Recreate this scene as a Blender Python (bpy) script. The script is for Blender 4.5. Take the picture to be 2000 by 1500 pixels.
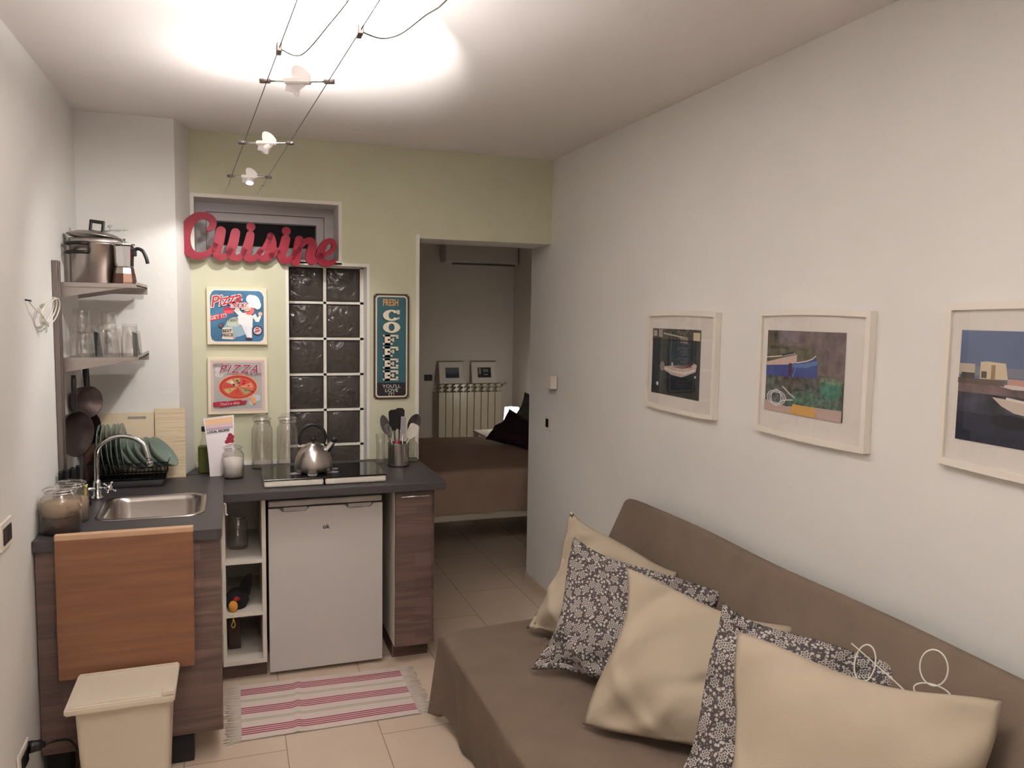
import bpy, bmesh, math, random
from mathutils import Vector, Matrix
random.seed(7)
PI = math.pi
for o in list(bpy.data.objects): bpy.data.objects.remove(o)
scene = bpy.context.scene
COL = scene.collection

# ---------------------------------------------------------------- camera
H, YAW, PIT, ROL, FPX = 1.749, .341, .088, .016, 1545.0
fw = Vector((math.sin(YAW)*math.cos(PIT), math.cos(YAW)*math.cos(PIT), -math.sin(PIT)))
rt0 = Vector((math.cos(YAW), -math.sin(YAW), 0)); up0 = rt0.cross(fw)
c_, s_ = math.cos(ROL), math.sin(ROL)
rt = c_*rt0 + s_*up0; up = -s_*rt0 + c_*up0
cam = bpy.data.objects.new('camera', bpy.data.cameras.new('camera'))
cam.data.sensor_width = 36; cam.data.lens = FPX/2000*36; cam.data.clip_start = .05; cam.data.clip_end = 60
M = Matrix((( rt.x, up.x, -fw.x, 0), (rt.y, up.y, -fw.y, 0), (rt.z, up.z, -fw.z, H), (0, 0, 0, 1)))
cam.matrix_world = M
COL.objects.link(cam); scene.camera = cam

# ---------------------------------------------------------------- world, exposure
scene.view_settings.view_transform = 'Standard'
scene.view_settings.look = 'None'
scene.view_settings.exposure = 0.06
scene.view_settings.gamma = 1.0
scene.view_settings.use_curve_mapping = False
w = bpy.data.worlds.new('night'); scene.world = w; w.use_nodes = True
w.node_tree.nodes['Background'].inputs[0].default_value = (.02, .022, .03, 1)
w.node_tree.nodes['Background'].inputs[1].default_value = .3

def light(name, kind, loc, energy, color, target=None, size=.03, spot=None, blend=.5):
    d = bpy.data.lights.new(name, kind); d.energy = energy; d.color = color
    if kind in ('POINT', 'SPOT'): d.shadow_soft_size = size
    if kind == 'SPOT': d.spot_size = math.radians(spot); d.spot_blend = blend
    o = bpy.data.objects.new(name, d); o.location = loc; COL.objects.link(o)
    if target: o.rotation_euler = (Vector(target)-Vector(loc)).to_track_quat('-Z', 'Y').to_euler()
    return o
WARM = (1.0, .965, .935)
ZW = 2.35                                     # height of the low-voltage wires
light('spot_up_light', 'SPOT', (.195, 2.245, ZW+.05), 140, WARM, (.27, 2.475, 2.65), .012, 78, .3)
light('spot_up_halo', 'SPOT', (.195, 2.25, ZW+.045), 22, WARM, (.195, 2.25, 2.65), .012, 166, .25)
light('spot_mid_up_glow', 'SPOT', (.14, 3.08, ZW+.05), 10, WARM, (.14, 3.08, 2.65), .012, 168, .3)
light('spot_mid_light', 'SPOT', (.12, 3.09, ZW-.06), 20, WARM, (-.35, 3.95, 1.45), .02, 110, .8)
light('spot_back_light', 'SPOT', (.09, 3.80, ZW-.05), 13.5, WARM, (.0, 4.12, 1.2), .015, 128, .3)
light('fill_rear_up', 'SPOT', (.235, 1.1, ZW+.02), 215, WARM, (.24, 1.0, 2.65), .02, 140, .5)  # added unseen fill, bounced off the ceiling; no fixture here
light('fill_rear_side', 'SPOT', (.29, .38, ZW-.06), 6, WARM, (1.5, 1.9, .9), .03, 125, .9)  # added unseen fill towards sofa and right wall, no fixture modelled
light('fill_rear_room', 'POINT', (.45, -.75, 1.9), 5, WARM, size=.16)  # added fill behind the camera to lift room brightness, not an actual lamp
light('bedside_light', 'POINT', (2.70, 7.62, .86), 3.2, (1.0, .93, .85), size=.05)

# ---------------------------------------------------------------- materials
def lin(c):
    return tuple(((v/255)/12.92 if v/255 <= .04045 else ((v/255+.055)/1.055)**2.4) for v in c)
def nmat(name):
    m = bpy.data.materials.new(name); m.use_nodes = True
    nt = m.node_tree; b = nt.nodes['Principled BSDF']
    return m, nt, b
def mat(name, rgb, rough=.6, metal=0, trans=0, ior=1.45, noise=0, nscale=20, bump=0, bscale=60, emit=None, es=0, spec=None, aniso=None):
    m, nt, b = nmat(name); c = lin(rgb)
    b.inputs['Base Color'].default_value = (*c, 1)
    b.inputs['Roughness'].default_value = rough; b.inputs['Metallic'].default_value = metal
    b.inputs['Transmission Weight'].default_value = trans; b.inputs['IOR'].default_value = ior
    if spec is not None: b.inputs['Specular IOR Level'].default_value = spec
    if emit: b.inputs['Emission Color'].default_value = (*lin(emit), 1); b.inputs['Emission Strength'].default_value = es
    L = nt.links
    if noise or bump:
        tc = nt.nodes.new('ShaderNodeTexCoord')
    if noise:
        n = nt.nodes.new('ShaderNodeTexNoise'); n.inputs['Scale'].default_value = nscale; n.inputs['Detail'].default_value = 4
        L.new(tc.outputs['Object'], n.inputs['Vector'])
        r = nt.nodes.new('ShaderNodeValToRGB'); r.color_ramp.elements[0].position = .3; r.color_ramp.elements[1].position = .7
        r.color_ramp.elements[0].color = (*[v*(1-noise) for v in c], 1); r.color_ramp.elements[1].color = (*[min(1, v*(1+noise)) for v in c], 1)
        L.new(n.outputs['Fac'], r.inputs['Fac']); L.new(r.outputs['Color'], b.inputs['Base Color'])
    if bump:
        n = nt.nodes.new('ShaderNodeTexNoise'); n.inputs['Scale'].default_value = bscale; n.inputs['Detail'].default_value = 5
        L.new(tc.outputs['Object'], n.inputs['Vector'])
        bp_ = nt.nodes.new('ShaderNodeBump'); bp_.inputs['Strength'].default_value = bump; bp_.inputs['Distance'].default_value = .01
        L.new(n.outputs['Fac'], bp_.inputs['Height']); L.new(bp_.outputs['Normal'], b.inputs['Normal'])
    return m
def thin_glass(name, tint=(245, 250, 248), rough=.02, diffuse=0.0, dcol=(200, 205, 200), bump=0, bscale=30, ior=1.45):
    m, nt, b = nmat(name); nt.nodes.remove(b); L = nt.links
    out = nt.nodes['Material Output']
    t = nt.nodes.new('ShaderNodeBsdfTransparent'); t.inputs[0].default_value = (*lin(tint), 1)
    g = nt.nodes.new('ShaderNodeBsdfGlossy'); g.inputs['Roughness'].default_value = rough
    # Schlick reflectance of a thin sheet, the same seen from both of its sides
    geo = nt.nodes.new('ShaderNodeNewGeometry'); dt = nt.nodes.new('ShaderNodeVectorMath'); dt.operation = 'DOT_PRODUCT'
    L.new(geo.outputs['Incoming'], dt.inputs[0]); L.new(geo.outputs['Normal'], dt.inputs[1])
    def mth(op, a, b_=None):
        n = nt.nodes.new('ShaderNodeMath'); n.operation = op
        for k, x in enumerate((a, b_)):
            if x is None: continue
            if isinstance(x, (int, float)): n.inputs[k].default_value = x
            else: L.new(x, n.inputs[k])
        return n.outputs[0]
    f0 = ((ior-1)/(ior+1))**2
    q = mth('POWER', mth('SUBTRACT', 1.0, mth('ABSOLUTE', dt.outputs['Value'])), 5.0)
    fr = mth('ADD', mth('MULTIPLY', q, 1-f0), f0)
    mx = nt.nodes.new('ShaderNodeMixShader'); L.new(fr, mx.inputs[0]); L.new(g.outputs[0], mx.inputs[2])
    if diffuse:
        d = nt.nodes.new('ShaderNodeBsdfDiffuse'); d.inputs[0].default_value = (*lin(dcol), 1)
        m2 = nt.nodes.new('ShaderNodeMixShader'); m2.inputs[0].default_value = diffuse
        L.new(t.outputs[0], m2.inputs[1]); L.new(d.outputs[0], m2.inputs[2]); L.new(m2.outputs[0], mx.inputs[1])
    else: L.new(t.outputs[0], mx.inputs[1])
    if bump:
        tc = nt.nodes.new('ShaderNodeTexCoord'); n = nt.nodes.new('ShaderNodeTexNoise'); n.inputs['Scale'].default_value = bscale
        n.inputs['Detail'].default_value = 1.5; n.inputs['Distortion'].default_value = 1.5
        L.new(tc.outputs['Object'], n.inputs['Vector'])
        bb = nt.nodes.new('ShaderNodeBump'); bb.inputs['Strength'].default_value = bump; bb.inputs['Distance'].default_value = .02
        L.new(n.outputs['Fac'], bb.inputs['Height']); L.new(bb.outputs['Normal'], g.inputs['Normal']); L.new(bb.outputs['Normal'], dt.inputs[1])
    L.new(mx.outputs[0], out.inputs['Surface'])
    return m
def wood(name, stops, scale=(1, 1, 14), nscale=3.0, rough=.5, detail=6, dist=.6):
    """streaky grain: noise stretched along the axes with small scale"""
    m, nt, b = nmat(name); L = nt.links
    tc = nt.nodes.new('ShaderNodeTexCoord'); mp = nt.nodes.new('ShaderNodeMapping'); mp.inputs['Scale'].default_value = scale
    n = nt.nodes.new('ShaderNodeTexNoise'); n.inputs['Scale'].default_value = nscale; n.inputs['Detail'].default_value = detail; n.inputs['Distortion'].default_value = dist
    r = nt.nodes.new('ShaderNodeValToRGB'); e = r.color_ramp.elements
    while len(e) < len(stops): e.new(.5)
    for k, (p, c) in enumerate(stops): e[k].position = p; e[k].color = (*lin(c), 1)
    L.new(tc.outputs['Object'], mp.inputs['Vector']); L.new(mp.outputs[0], n.inputs['Vector'])
    L.new(n.outputs['Fac'], r.inputs['Fac']); L.new(r.outputs[0], b.inputs['Base Color'])
    b.inputs['Roughness'].default_value = rough
    return m

m_white = mat('white_paint', (230, 227, 222), .85, noise=.02, nscale=3, bump=.12, bscale=25)
m_ceil = mat('ceiling_paint', (236, 230, 227), .9, bump=.05, bscale=15)
m_green = mat('green_paint', (205, 203, 176), .8, noise=.03, nscale=5, bump=.1, bscale=30)
m_trimw = mat('white_trim_paint', (232, 226, 214), .7)
m_bed_wall = mat('bedroom_paint', (222, 214, 204), .9)
m_dark = mat('dark_void', (20, 18, 18), .9)
m_black = mat('black_plastic', (18, 17, 19), .4)
m_blackrub = mat('black_matte', (26, 24, 25), .7)
m_steel = mat('brushed_steel', (176, 168, 162), .28, 1)
m_steel_r = mat('satin_steel', (176, 167, 162), .42, 1)
m_dsteel = mat('dark_steel', (126, 116, 112), .4, .9)
m_chrome = mat('chrome', (225, 225, 225), .08, 1)
m_alu = mat('window_aluminium', (186, 178, 178), .5, .2)
m_glass = thin_glass('clear_glass')
m_glassd = thin_glass('jar_glass', (253, 252, 251), .03, .02, (214, 208, 200), ior=1.75)
m_pane = thin_glass('picture_glazing', (252, 252, 252), .01, ior=1.35)
m_gblock = thin_glass('wavy_block_glass', (150, 145, 140), .07, .42, (104, 94, 88), bump=.55, bscale=12, ior=1.5)
m_nightpane = mat('night_window_glass', (30, 26, 27), .55, spec=.1)
m_counter = mat('anthracite_laminate', (60, 56, 57), .45, noise=.12, nscale=90)
m_melw = mat('white_melamine', (226, 218, 206), .5)
m_fridge = mat('fridge_white', (204, 198, 194), .4)
m_plast = mat('white_plastic', (230, 222, 210), .45)
m_bin = mat('cream_plastic', (216, 203, 184), .45)
m_walnut = wood('grey_brown_laminate', [(.25, (74, 58, 54)), (.42, (104, 82, 74)), (.55, (84, 66, 61)), (.75, (122, 98, 86))], (.6, 3, 9), 2.2, .5)
def plank_tones(m):
    nt = m.node_tree; L = nt.links; b = nt.nodes['Principled BSDF']; src = b.inputs['Base Color'].links[0].from_socket
    tc = nt.nodes['Texture Coordinate']; mp = nt.nodes.new('ShaderNodeMapping'); mp.inputs['Rotation'].default_value = (PI/2, 0, 0)
    br = nt.nodes.new('ShaderNodeTexBrick'); br.inputs['Scale'].default_value = 1; br.inputs['Brick Width'].default_value = .47; br.inputs['Row Height'].default_value = .062
    br.inputs['Mortar Size'].default_value = 0; br.inputs['Color1'].default_value = (.72, .70, .70, 1); br.inputs['Color2'].default_value = (1.12, 1.08, 1.06, 1); br.inputs['Bias'].default_value = 0
    L.new(tc.outputs['Object'], mp.inputs[0]); L.new(mp.outputs[0], br.inputs['Vector'])
    mx = nt.nodes.new('ShaderNodeMix'); mx.data_type = 'RGBA'; mx.blend_type = 'MULTIPLY'; mx.inputs['Factor'].default_value = .85
    L.new(src, mx.inputs['A']); L.new(br.outputs['Color'], mx.inputs['B']); L.new(mx.outputs['Result'], b.inputs['Base Color'])
plank_tones(m_walnut)
m_bamboo = wood('bamboo_board', [(.25, (104, 68, 46)), (.5, (118, 78, 53)), (.75, (128, 88, 60))], (1.2, 8, 16), 2.2, .42, 5, .3)
m_bambooE = mat('bamboo_edge', (190, 154, 124), .6)
m_boardc = mat('cream_plastic_board', (226, 208, 178), .5)
m_boards = wood('pale_striped_board', [(.3, (190, 165, 132)), (.5, (222, 204, 172)), (.7, (200, 178, 144))], (1, 1, 30), 3, .55)
m_boardr = mat('reddish_board', (168, 122, 104), .6)
m_redsign = mat('red_lacquer', (136, 28, 46), .5, spec=.3)
m_plate = mat('celadon_ceramic', (112, 127, 117), .2)
m_rack = mat('black_wire', (28, 28, 30), .35, .4)
m_white_frame = mat('white_frame', (232, 224, 212), .5)
m_mat_board = mat('white_mount', (236, 228, 220), .9)
m_wire = mat('stay_wire', (104, 100, 100), .5, .6)
m_rub = mat('white_cable', (226, 222, 210), .5)
m_sofa = mat('taupe_throw', (102, 87, 74), .95, noise=.07, nscale=9, bump=.25, bscale=300)
m_sofab = mat('sofa_base_fabric', (60, 50, 44), .95)
m_cream = mat('cream_cotton', (170, 156, 137), .95, noise=.03, nscale=7, bump=.12, bscale=260)
m_bedc = mat('brown_bedspread', (168, 140, 120), .95, noise=.05, nscale=6)
m_bedside_c = mat('salmon_bedspread_side', (168, 124, 100), .95, noise=.06, nscale=6)
m_maroon = mat('dark_maroon_cotton', (52, 30, 36), .95)
m_greyg = mat('grey_green_cotton', (98, 100, 94), .95)
m_rad = mat('radiator_enamel', (224, 214, 190), .25)
m_salt = mat('salt', (245, 240, 235), .8)
m_coffee = mat('ground_coffee', (70, 46, 34), .95, noise=.2, nscale=120)
m_oats = mat('pale_grain', (158, 136, 112), .95, noise=.1, nscale=120)
m_oil = mat('green_oil_glass', (70, 96, 40), .1, 0, .5)
m_oily = mat('yellow_oil', (200, 170, 40), .1, 0, .3)
m_paper = mat('white_paper', (238, 228, 230), .6)
m_hob = mat('black_hob_glass', (14, 13, 16), .06)
m_copper = mat('copper_base', (116, 90, 78), .5, 1)
m_lampw = mat('lamp_white', (236, 230, 226), .45)
m_lampg = mat('lamp_lens', (255, 255, 255), .3, emit=(255, 246, 235), es=9)
m_yellow = mat('yellow_plastic', (226, 200, 66), .5)
m_orange = mat('orange_felt', (206, 146, 60), .8)
m_redd = mat('red_felt', (150, 36, 36), .8)
m_silver = mat('silver_felt', (128, 124, 124), .7)

def floor_mat():
    m, nt, b = nmat('beige_floor_tiles'); L = nt.links
    tc = nt.nodes.new('ShaderNodeTexCoord'); mp = nt.nodes.new('ShaderNodeMapping')
    mp.inputs['Rotation'].default_value = (0, 0, PI/2)
    mp.inputs['Location'].default_value = (.10, .253, 0)
    br = nt.nodes.new('ShaderNodeTexBrick'); br.offset = .5; br.offset_frequency = 2; br.squash = 1
    br.inputs['Scale'].default_value = 1; br.inputs['Brick Width'].default_value = .76; br.inputs['Row Height'].default_value = .381
    br.inputs['Mortar Size'].default_value = .0022; br.inputs['Mortar Smooth'].default_value = .1
    br.inputs['Color1'].default_value = (*lin((222, 201, 180)), 1); br.inputs['Color2'].default_value = (*lin((218, 197, 176)), 1)
    br.inputs['Mortar'].default_value = (*lin((166, 145, 126)), 1)
    L.new(tc.outputs['Object'], mp.inputs[0]); L.new(mp.outputs[0], br.inputs['Vector'])
    n = nt.nodes.new('ShaderNodeTexNoise'); n.inputs['Scale'].default_value = 4; n.inputs['Detail'].default_value = 5
    L.new(tc.outputs['Object'], n.inputs['Vector'])
    mx = nt.nodes.new('ShaderNodeMix'); mx.data_type = 'RGBA'; mx.blend_type = 'MULTIPLY'; mx.inputs['Factor'].default_value = .12
    L.new(br.outputs['Color'], mx.inputs['A']); L.new(n.outputs['Fac'], mx.inputs['B']); L.new(mx.outputs['Result'], b.inputs['Base Color'])
    b.inputs['Roughness'].default_value = .22
    return m
m_floor = floor_mat()

def paisley():
    """white paisley and flower print on charcoal cotton, in UV space (metres)"""
    m, nt, b = nmat('charcoal_flower_print'); L = nt.links
    tc = nt.nodes.new('ShaderNodeTexCoord')
    def vor(scale, off, rnd=.75):
        mp = nt.nodes.new('ShaderNodeMapping'); mp.inputs['Location'].default_value = (off, off*1.7, 0)
        v = nt.nodes.new('ShaderNodeTexVoronoi'); v.voronoi_dimensions = '2D'; v.inputs['Scale'].default_value = scale; v.inputs['Randomness'].default_value = rnd
        L.new(tc.outputs['UV'], mp.inputs[0]); L.new(mp.outputs[0], v.inputs['Vector']); return v
    def mth(op, a, bb=None, cc=None):
        n = nt.nodes.new('ShaderNodeMath'); n.operation = op
        for k, x in enumerate((a, bb, cc)):
            if x is None: continue
            if isinstance(x, (int, float)): n.inputs[k].default_value = x
            else: L.new(x, n.inputs[k])
        return n.outputs[0]
    v = vor(23, .3)
    d = v.outputs['Distance']
    # petals: angle around the cell centre
    sub = nt.nodes.new('ShaderNodeVectorMath'); sub.operation = 'SUBTRACT'
    L.new(v.outputs['Position'], sub.inputs[1])
    mp = nt.nodes.new('ShaderNodeMapping'); mp.inputs['Location'].default_value = (.3, .51, 0); L.new(tc.outputs['UV'], mp.inputs[0])
    L.new(mp.outputs[0], sub.inputs[0])
    sx = nt.nodes.new('ShaderNodeSeparateXYZ'); L.new(sub.outputs[0], sx.inputs[0])
    ang = mth('ARCTAN2', sx.outputs[1], sx.outputs[0])
    pet = mth('COSINE', mth('MULTIPLY', ang, 6.0))
    rad = mth('ADD', d, mth('MULTIPLY', pet, .05))
    ring = mth('LESS_THAN', mth('ABSOLUTE', mth('SUBTRACT', rad, .27)), .045)
    ring2 = mth('LESS_THAN', mth('ABSOLUTE', mth('SUBTRACT', d, .13)), .03)
    dot = mth('LESS_THAN', d, .045)
    leaf = vor(62, 1.1, 1.0)
    lf = mth('MULTIPLY', mth('LESS_THAN', leaf.outputs['Distance'], .28), mth('GREATER_THAN', d, .37))
    fine = vor(95, 2.3, 1.0)
    fn = mth('MULTIPLY', mth('LESS_THAN', fine.outputs['Distance'], .15), mth('GREATER_THAN', d, .34))
    s = mth('MAXIMUM', mth('MAXIMUM', ring, ring2), mth('MAXIMUM', dot, mth('MAXIMUM', lf, fn)))
    mx = nt.nodes.new('ShaderNodeMix'); mx.data_type = 'RGBA'
    mx.inputs['A'].default_value = (*lin((66, 58, 58)), 1); mx.inputs['B'].default_value = (*lin((182, 176, 168)), 1)
    L.new(s, mx.inputs['Factor']); L.new(mx.outputs['Result'], b.inputs['Base Color']); b.inputs['Roughness'].default_value = .95
    return m
m_print = paisley()

def rug_mat():
    m, nt, b = nmat('striped_cotton_rug'); L = nt.links
    tc = nt.nodes.new('ShaderNodeTexCoord'); sx = nt.nodes.new('ShaderNodeSeparateXYZ'); L.new(tc.outputs['UV'], sx.inputs[0])
    r = nt.nodes.new('ShaderNodeValToRGB'); r.color_ramp.interpolation = 'CONSTANT'; e = r.color_ramp.elements
    base, red, grn = (214, 198, 190), (146, 44, 72), (164, 156, 130)
    segs = [(0, red), (.052, base)]
    for k in range(1, 4): segs += [(k*.092, red), (k*.092+.052, base)]
    for k in range(2): segs += [(.585+k*.075, grn), (.62+k*.075, base)]
    while len(e) < len(segs): e.new(.99)
    for k, (p, c) in enumerate(segs): e[k].position = p; e[k].color = (*lin(c), 1)
    sb = nt.nodes.new('ShaderNodeMath'); sb.operation = 'SUBTRACT'; sb.inputs[1].default_value = .09; L.new(sx.outputs[1], sb.inputs[0])
    dv = nt.nodes.new('ShaderNodeMath'); dv.operation = 'DIVIDE'; dv.inputs[1].default_value = .355; L.new(sb.outputs[0], dv.inputs[0])
    fc = nt.nodes.new('ShaderNodeMath'); fc.operation = 'FRACT'; L.new(dv.outputs[0], fc.inputs[0])
    # plain hem outside the first and last band
    g1 = nt.nodes.new('ShaderNodeMath'); g1.operation = 'GREATER_THAN'; g1.inputs[1].default_value = .0; L.new(sb.outputs[0], g1.inputs[0])
    m0 = nt.nodes.new('ShaderNodeMix'); m0.data_type = 'FLOAT'; L.new(g1.outputs[0], m0.inputs['Factor']); m0.inputs['A'].default_value = .5; L.new(fc.outputs[0], m0.inputs['B'])
    L.new(m0.outputs['Result'], r.inputs[0]); L.new(r.outputs[0], b.inputs['Base Color']); b.inputs['Roughness'].default_value = .95
    return m
m_rug = rug_mat()
m_fringe = mat('rug_fringe_cotton', (212, 200, 188), .95)

# ---------------------------------------------------------------- mesh helpers
class MB:
    def __init__(s): s.bm = bmesh.new(); s.mi = 0
    def _f(s, vs):
        try:
            f = s.bm.faces.new(vs); f.material_index = s.mi; return f
        except ValueError: return None
    def box(s, x0, x1, y0, y1, z0, z1):
        v = [s.bm.verts.new((x, y, z)) for z in (z0, z1) for y in (y0, y1) for x in (x0, x1)]
        for q in ((0, 2, 3, 1), (4, 5, 7, 6), (0, 1, 5, 4), (2, 6, 7, 3), (0, 4, 6, 2), (1, 3, 7, 5)): s._f([v[i] for i in q])
        return s
    def rbox(s, x0, x1, y0, y1, z0, z1, r=.005, seg=2):
        b2 = bmesh.new(); bmesh.ops.create_cube(b2, size=1)
        for v in b2.verts: v.co = Vector(((x0+x1)/2+v.co.x*(x1-x0), (y0+y1)/2+v.co.y*(y1-y0), (z0+z1)/2+v.co.z*(z1-z0)))
        r = min(r, (x1-x0)*.49, (y1-y0)*.49, (z1-z0)*.49)
        bmesh.ops.bevel(b2, geom=list(b2.edges), offset=r, segments=seg, profile=.5, affect='EDGES')
        return s.merge(b2)
    def merge(s, b2, mtx=None):
        mp = {}
        for v in b2.verts: mp[v] = s.bm.verts.new(mtx @ v.co if mtx else v.co)
        for f in b2.faces:
            g = s._f([mp[v] for v in f.verts])
            if g: g.smooth = f.smooth
        b2.free(); return s
    def quadbox(s, corners, vec):
        """corners: 4 points in order, extruded by vec"""
        a = [s.bm.verts.new(Vector(p)) for p in corners]; b = [s.bm.verts.new(Vector(p)+Vector(vec)) for p in corners]
        n = len(a); s._f(a[::-1]); s._f(b)
        for i in range(n): s._f([a[i], a[(i+1) % n], b[(i+1) % n], b[i]])
        return s
    def lathe(s, prof, c=(0, 0, 0), n=32, axis=None, smooth=True, arc=2*PI, squash=1):
        c = Vector(c); ax = Vector(axis or (0, 0, 1)).normalized()
        q = Vector((0, 0, 1)).rotation_difference(ax)
        rings = []
        for r, z in prof:
            if r < 1e-6: rings.append([s.bm.verts.new(c + q @ Vector((0, 0, z)))])
            else: rings.append([s.bm.verts.new(c + q @ Vector((r*math.cos(arc*k/n), squash*r*math.sin(arc*k/n), z))) for k in range(n)])
        for a, b in zip(rings, rings[1:]):
            for k in range(n):
                k2 = (k+1) % n
                if len(a) == 1 and len(b) == 1: continue
                if len(a) == 1: f = s._f([a[0], b[k2], b[k]])
                elif len(b) == 1: f = s._f([a[k], a[k2], b[0]])
                else: f = s._f([a[k], a[k2], b[k2], b[k]])
                if f: f.smooth = smooth
        return s
    def cyl(s, c, r, h, n=24, axis=None, smooth=True): return s.lathe([(0, 0), (r, 0), (r, h), (0, h)], c, n, axis, smooth)
    def tube(s, pts, r, n=8, closed=False, smooth_path=0, caps=True):
        P = [Vector(p) for p in pts]
        if smooth_path: P = catmull(P, smooth_path, closed)
        N = len(P); rings = []; prev = None
        for i in range(N):
            a = P[(i-1) % N] if (closed or i > 0) else P[i]; b = P[(i+1) % N] if (closed or i < N-1) else P[i]
            t = (b-a)
            if t.length < 1e-9: t = Vector((0, 0, 1))
            t.normalize()
            if prev is None:
                u = t.cross(Vector((0, 0, 1)))
                if u.length < .1: u = t.cross(Vector((1, 0, 0)))
            else: u = prev - t*prev.dot(t)
            u.normalize(); prev = u; v = t.cross(u)
            rr = r[i*len(r)//N] if isinstance(r, (list, tuple)) else r
            rings.append([s.bm.verts.new(P[i]+rr*(math.cos(2*PI*k/n)*u+math.sin(2*PI*k/n)*v)) for k in range(n)])
        for i in range(N if closed else N-1):
            a, b = rings[i], rings[(i+1) % N]
            for k in range(n):
                f = s._f([a[k], a[(k+1) % n], b[(k+1) % n], b[k]])
                if f: f.smooth = True
        if caps and not closed: s._f(rings[0][::-1]); s._f(rings[-1])
        return s
    def poly(s, pts):
        return s._f([s.bm.verts.new(Vector(p)) for p in pts])
    def grid(s, fn, nu, nv, smooth=True, uv=None, closed_u=False):
        V = [[s.bm.verts.new(Vector(fn(i/nu, j/nv))) for j in range(nv+1)] for i in range(nu+1)]
        lay = s.bm.loops.layers.uv.verify() if uv else None
        for i in range(nu):
            for j in range(nv):
                f = s._f([V[i][j], V[i+1][j], V[i+1][j+1], V[i][j+1]])
                if f:
                    f.smooth = smooth
                    if uv:
                        for lp, (a, b) in zip(f.loops, ((i, j), (i+1, j), (i+1, j+1), (i, j+1))): lp[lay].uv = uv(a/nu, b/nv)
        return s
def catmull(P, k, closed=False):
    out = []; N = len(P)
    rng = range(N) if closed else range(N-1)
    for i in rng:
        p0 = P[(i-1) % N] if (closed or i > 0) else P[i]; p1 = P[i]; p2 = P[(i+1) % N]; p3 = P[(i+2) % N] if (closed or i < N-2) else P[(i+1) % N]
        for j in range(k):
            t = j/k
            out.append(.5*((2*p1)+(p2-p0)*t+(2*p0-5*p1+4*p2-p3)*t*t+(3*p1-p0-3*p2+p3)*t**3))
    if not closed: out.append(P[-1])
    return out

def tag(o, label=None, cat=None, group=None, kind=None):
    if label: o['label'] = label
    if cat: o['category'] = cat
    if group: o['group'] = group
    if kind: o['kind'] = kind
    return o
def origin_of(o):
    v = Vector((0, 0, 0))
    while o: v = v + o.location; o = o.parent
    return v
def part(name, mb, mats, parent=None, label=None):
    """links mb as ONE mesh object; its vertices are given in world metres"""
    bm = mb.bm
    if not isinstance(mats, (list, tuple)): mats = [mats]
    me = bpy.data.meshes.new(name); o = bpy.data.objects.new(name, me); COL.objects.link(o)
    if parent is not None:
        off = origin_of(parent); o.parent = parent
    else:
        vs = [v.co for v in bm.verts]
        off = Vector(((min(v.x for v in vs)+max(v.x for v in vs))/2, (min(v.y for v in vs)+max(v.y for v in vs))/2, min(v.z for v in vs)))
        o.location = off
    bmesh.ops.translate(bm, verts=bm.verts, vec=-off)
    bmesh.ops.recalc_face_normals(bm, faces=[f for f in bm.faces if f.smooth is not None]) if getattr(mb, 'recalc', True) else None
    bm.to_mesh(me); bm.free()
    for m in mats: me.materials.append(m)
    if label: o['label'] = label
    return o
def thing(name, label, cat, loc, group=None):
    o = bpy.data.objects.new(name, None); o.empty_display_size = .05; COL.objects.link(o); o.location = loc
    return tag(o, label, cat, group)
def solo(name, mb, m, label, cat, group=None): return tag(part(name, mb, m), label, cat, group)
def struct(name, mb, m, parent=None):
    o = part(name, mb, m, parent)
    if parent is None: o['kind'] = 'structure'
    return o

class Plane3:
    """a flat sheet in the room: origin = lower left corner, r/u unit vectors, n = outwards"""
    def __init__(s, o, r, u, w, h):
        s.o, s.r, s.u, s.w, s.h = Vector(o), Vector(r).normalized(), Vector(u).normalized(), w, h; s.n = s.r.cross(s.u)
    def p(s, a, b, d=0): return s.o + s.r*a*s.w + s.u*b*s.h + s.n*d
def art(name, pl, shapes, parent, base=None):
    """flat print: layered polygons (colour, [(u,v)...]) each a few tenths of a millimetre above the last"""
    mb = MB(); mb.recalc = False; mats = []; keys = {}
    d = .0006
    for k, (c, pts) in enumerate(shapes):
        if c not in keys:
            keys[c] = len(mats)
            mats.append(c if isinstance(c, bpy.types.Material) else mat('print_ink', c, .55))
        mb.mi = keys[c]
        mb.poly([pl.p(a, b, d) for a, b in pts]); d += .00022
    return part(name, mb, mats, parent)
def disc(cx, cy, rx, ry=None, n=24, a0=0, a1=2*PI, rot=0):
    ry = ry or rx
    pts = [(math.cos(a0+(a1-a0)*k/n), math.sin(a0+(a1-a0)*k/n)) for k in range(n if a1-a0 > 6.2 else n+1)]
    return [(cx+rx*x*math.cos(rot)-ry*y*math.sin(rot), cy+rx*x*math.sin(rot)+ry*y*math.cos(rot)) for x, y in pts]
def rect(a, b, c, d): return [(a, b), (c, b), (c, d), (a, d)]
def stroke2(pts, w, aspect=1):
    P = [Vector((x, y)) for x, y in pts]; L, R = [], []
    for i, p in enumerate(P):
        t = (P[min(i+1, len(P)-1)]-P[max(i-1, 0)]).normalized(); n = Vector((-t.y, t.x))*w/2
        L.append((p.x+n.x, p.y+n.y)); R.append((p.x-n.x, p.y-n.y))
    return L+R[::-1]
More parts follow.
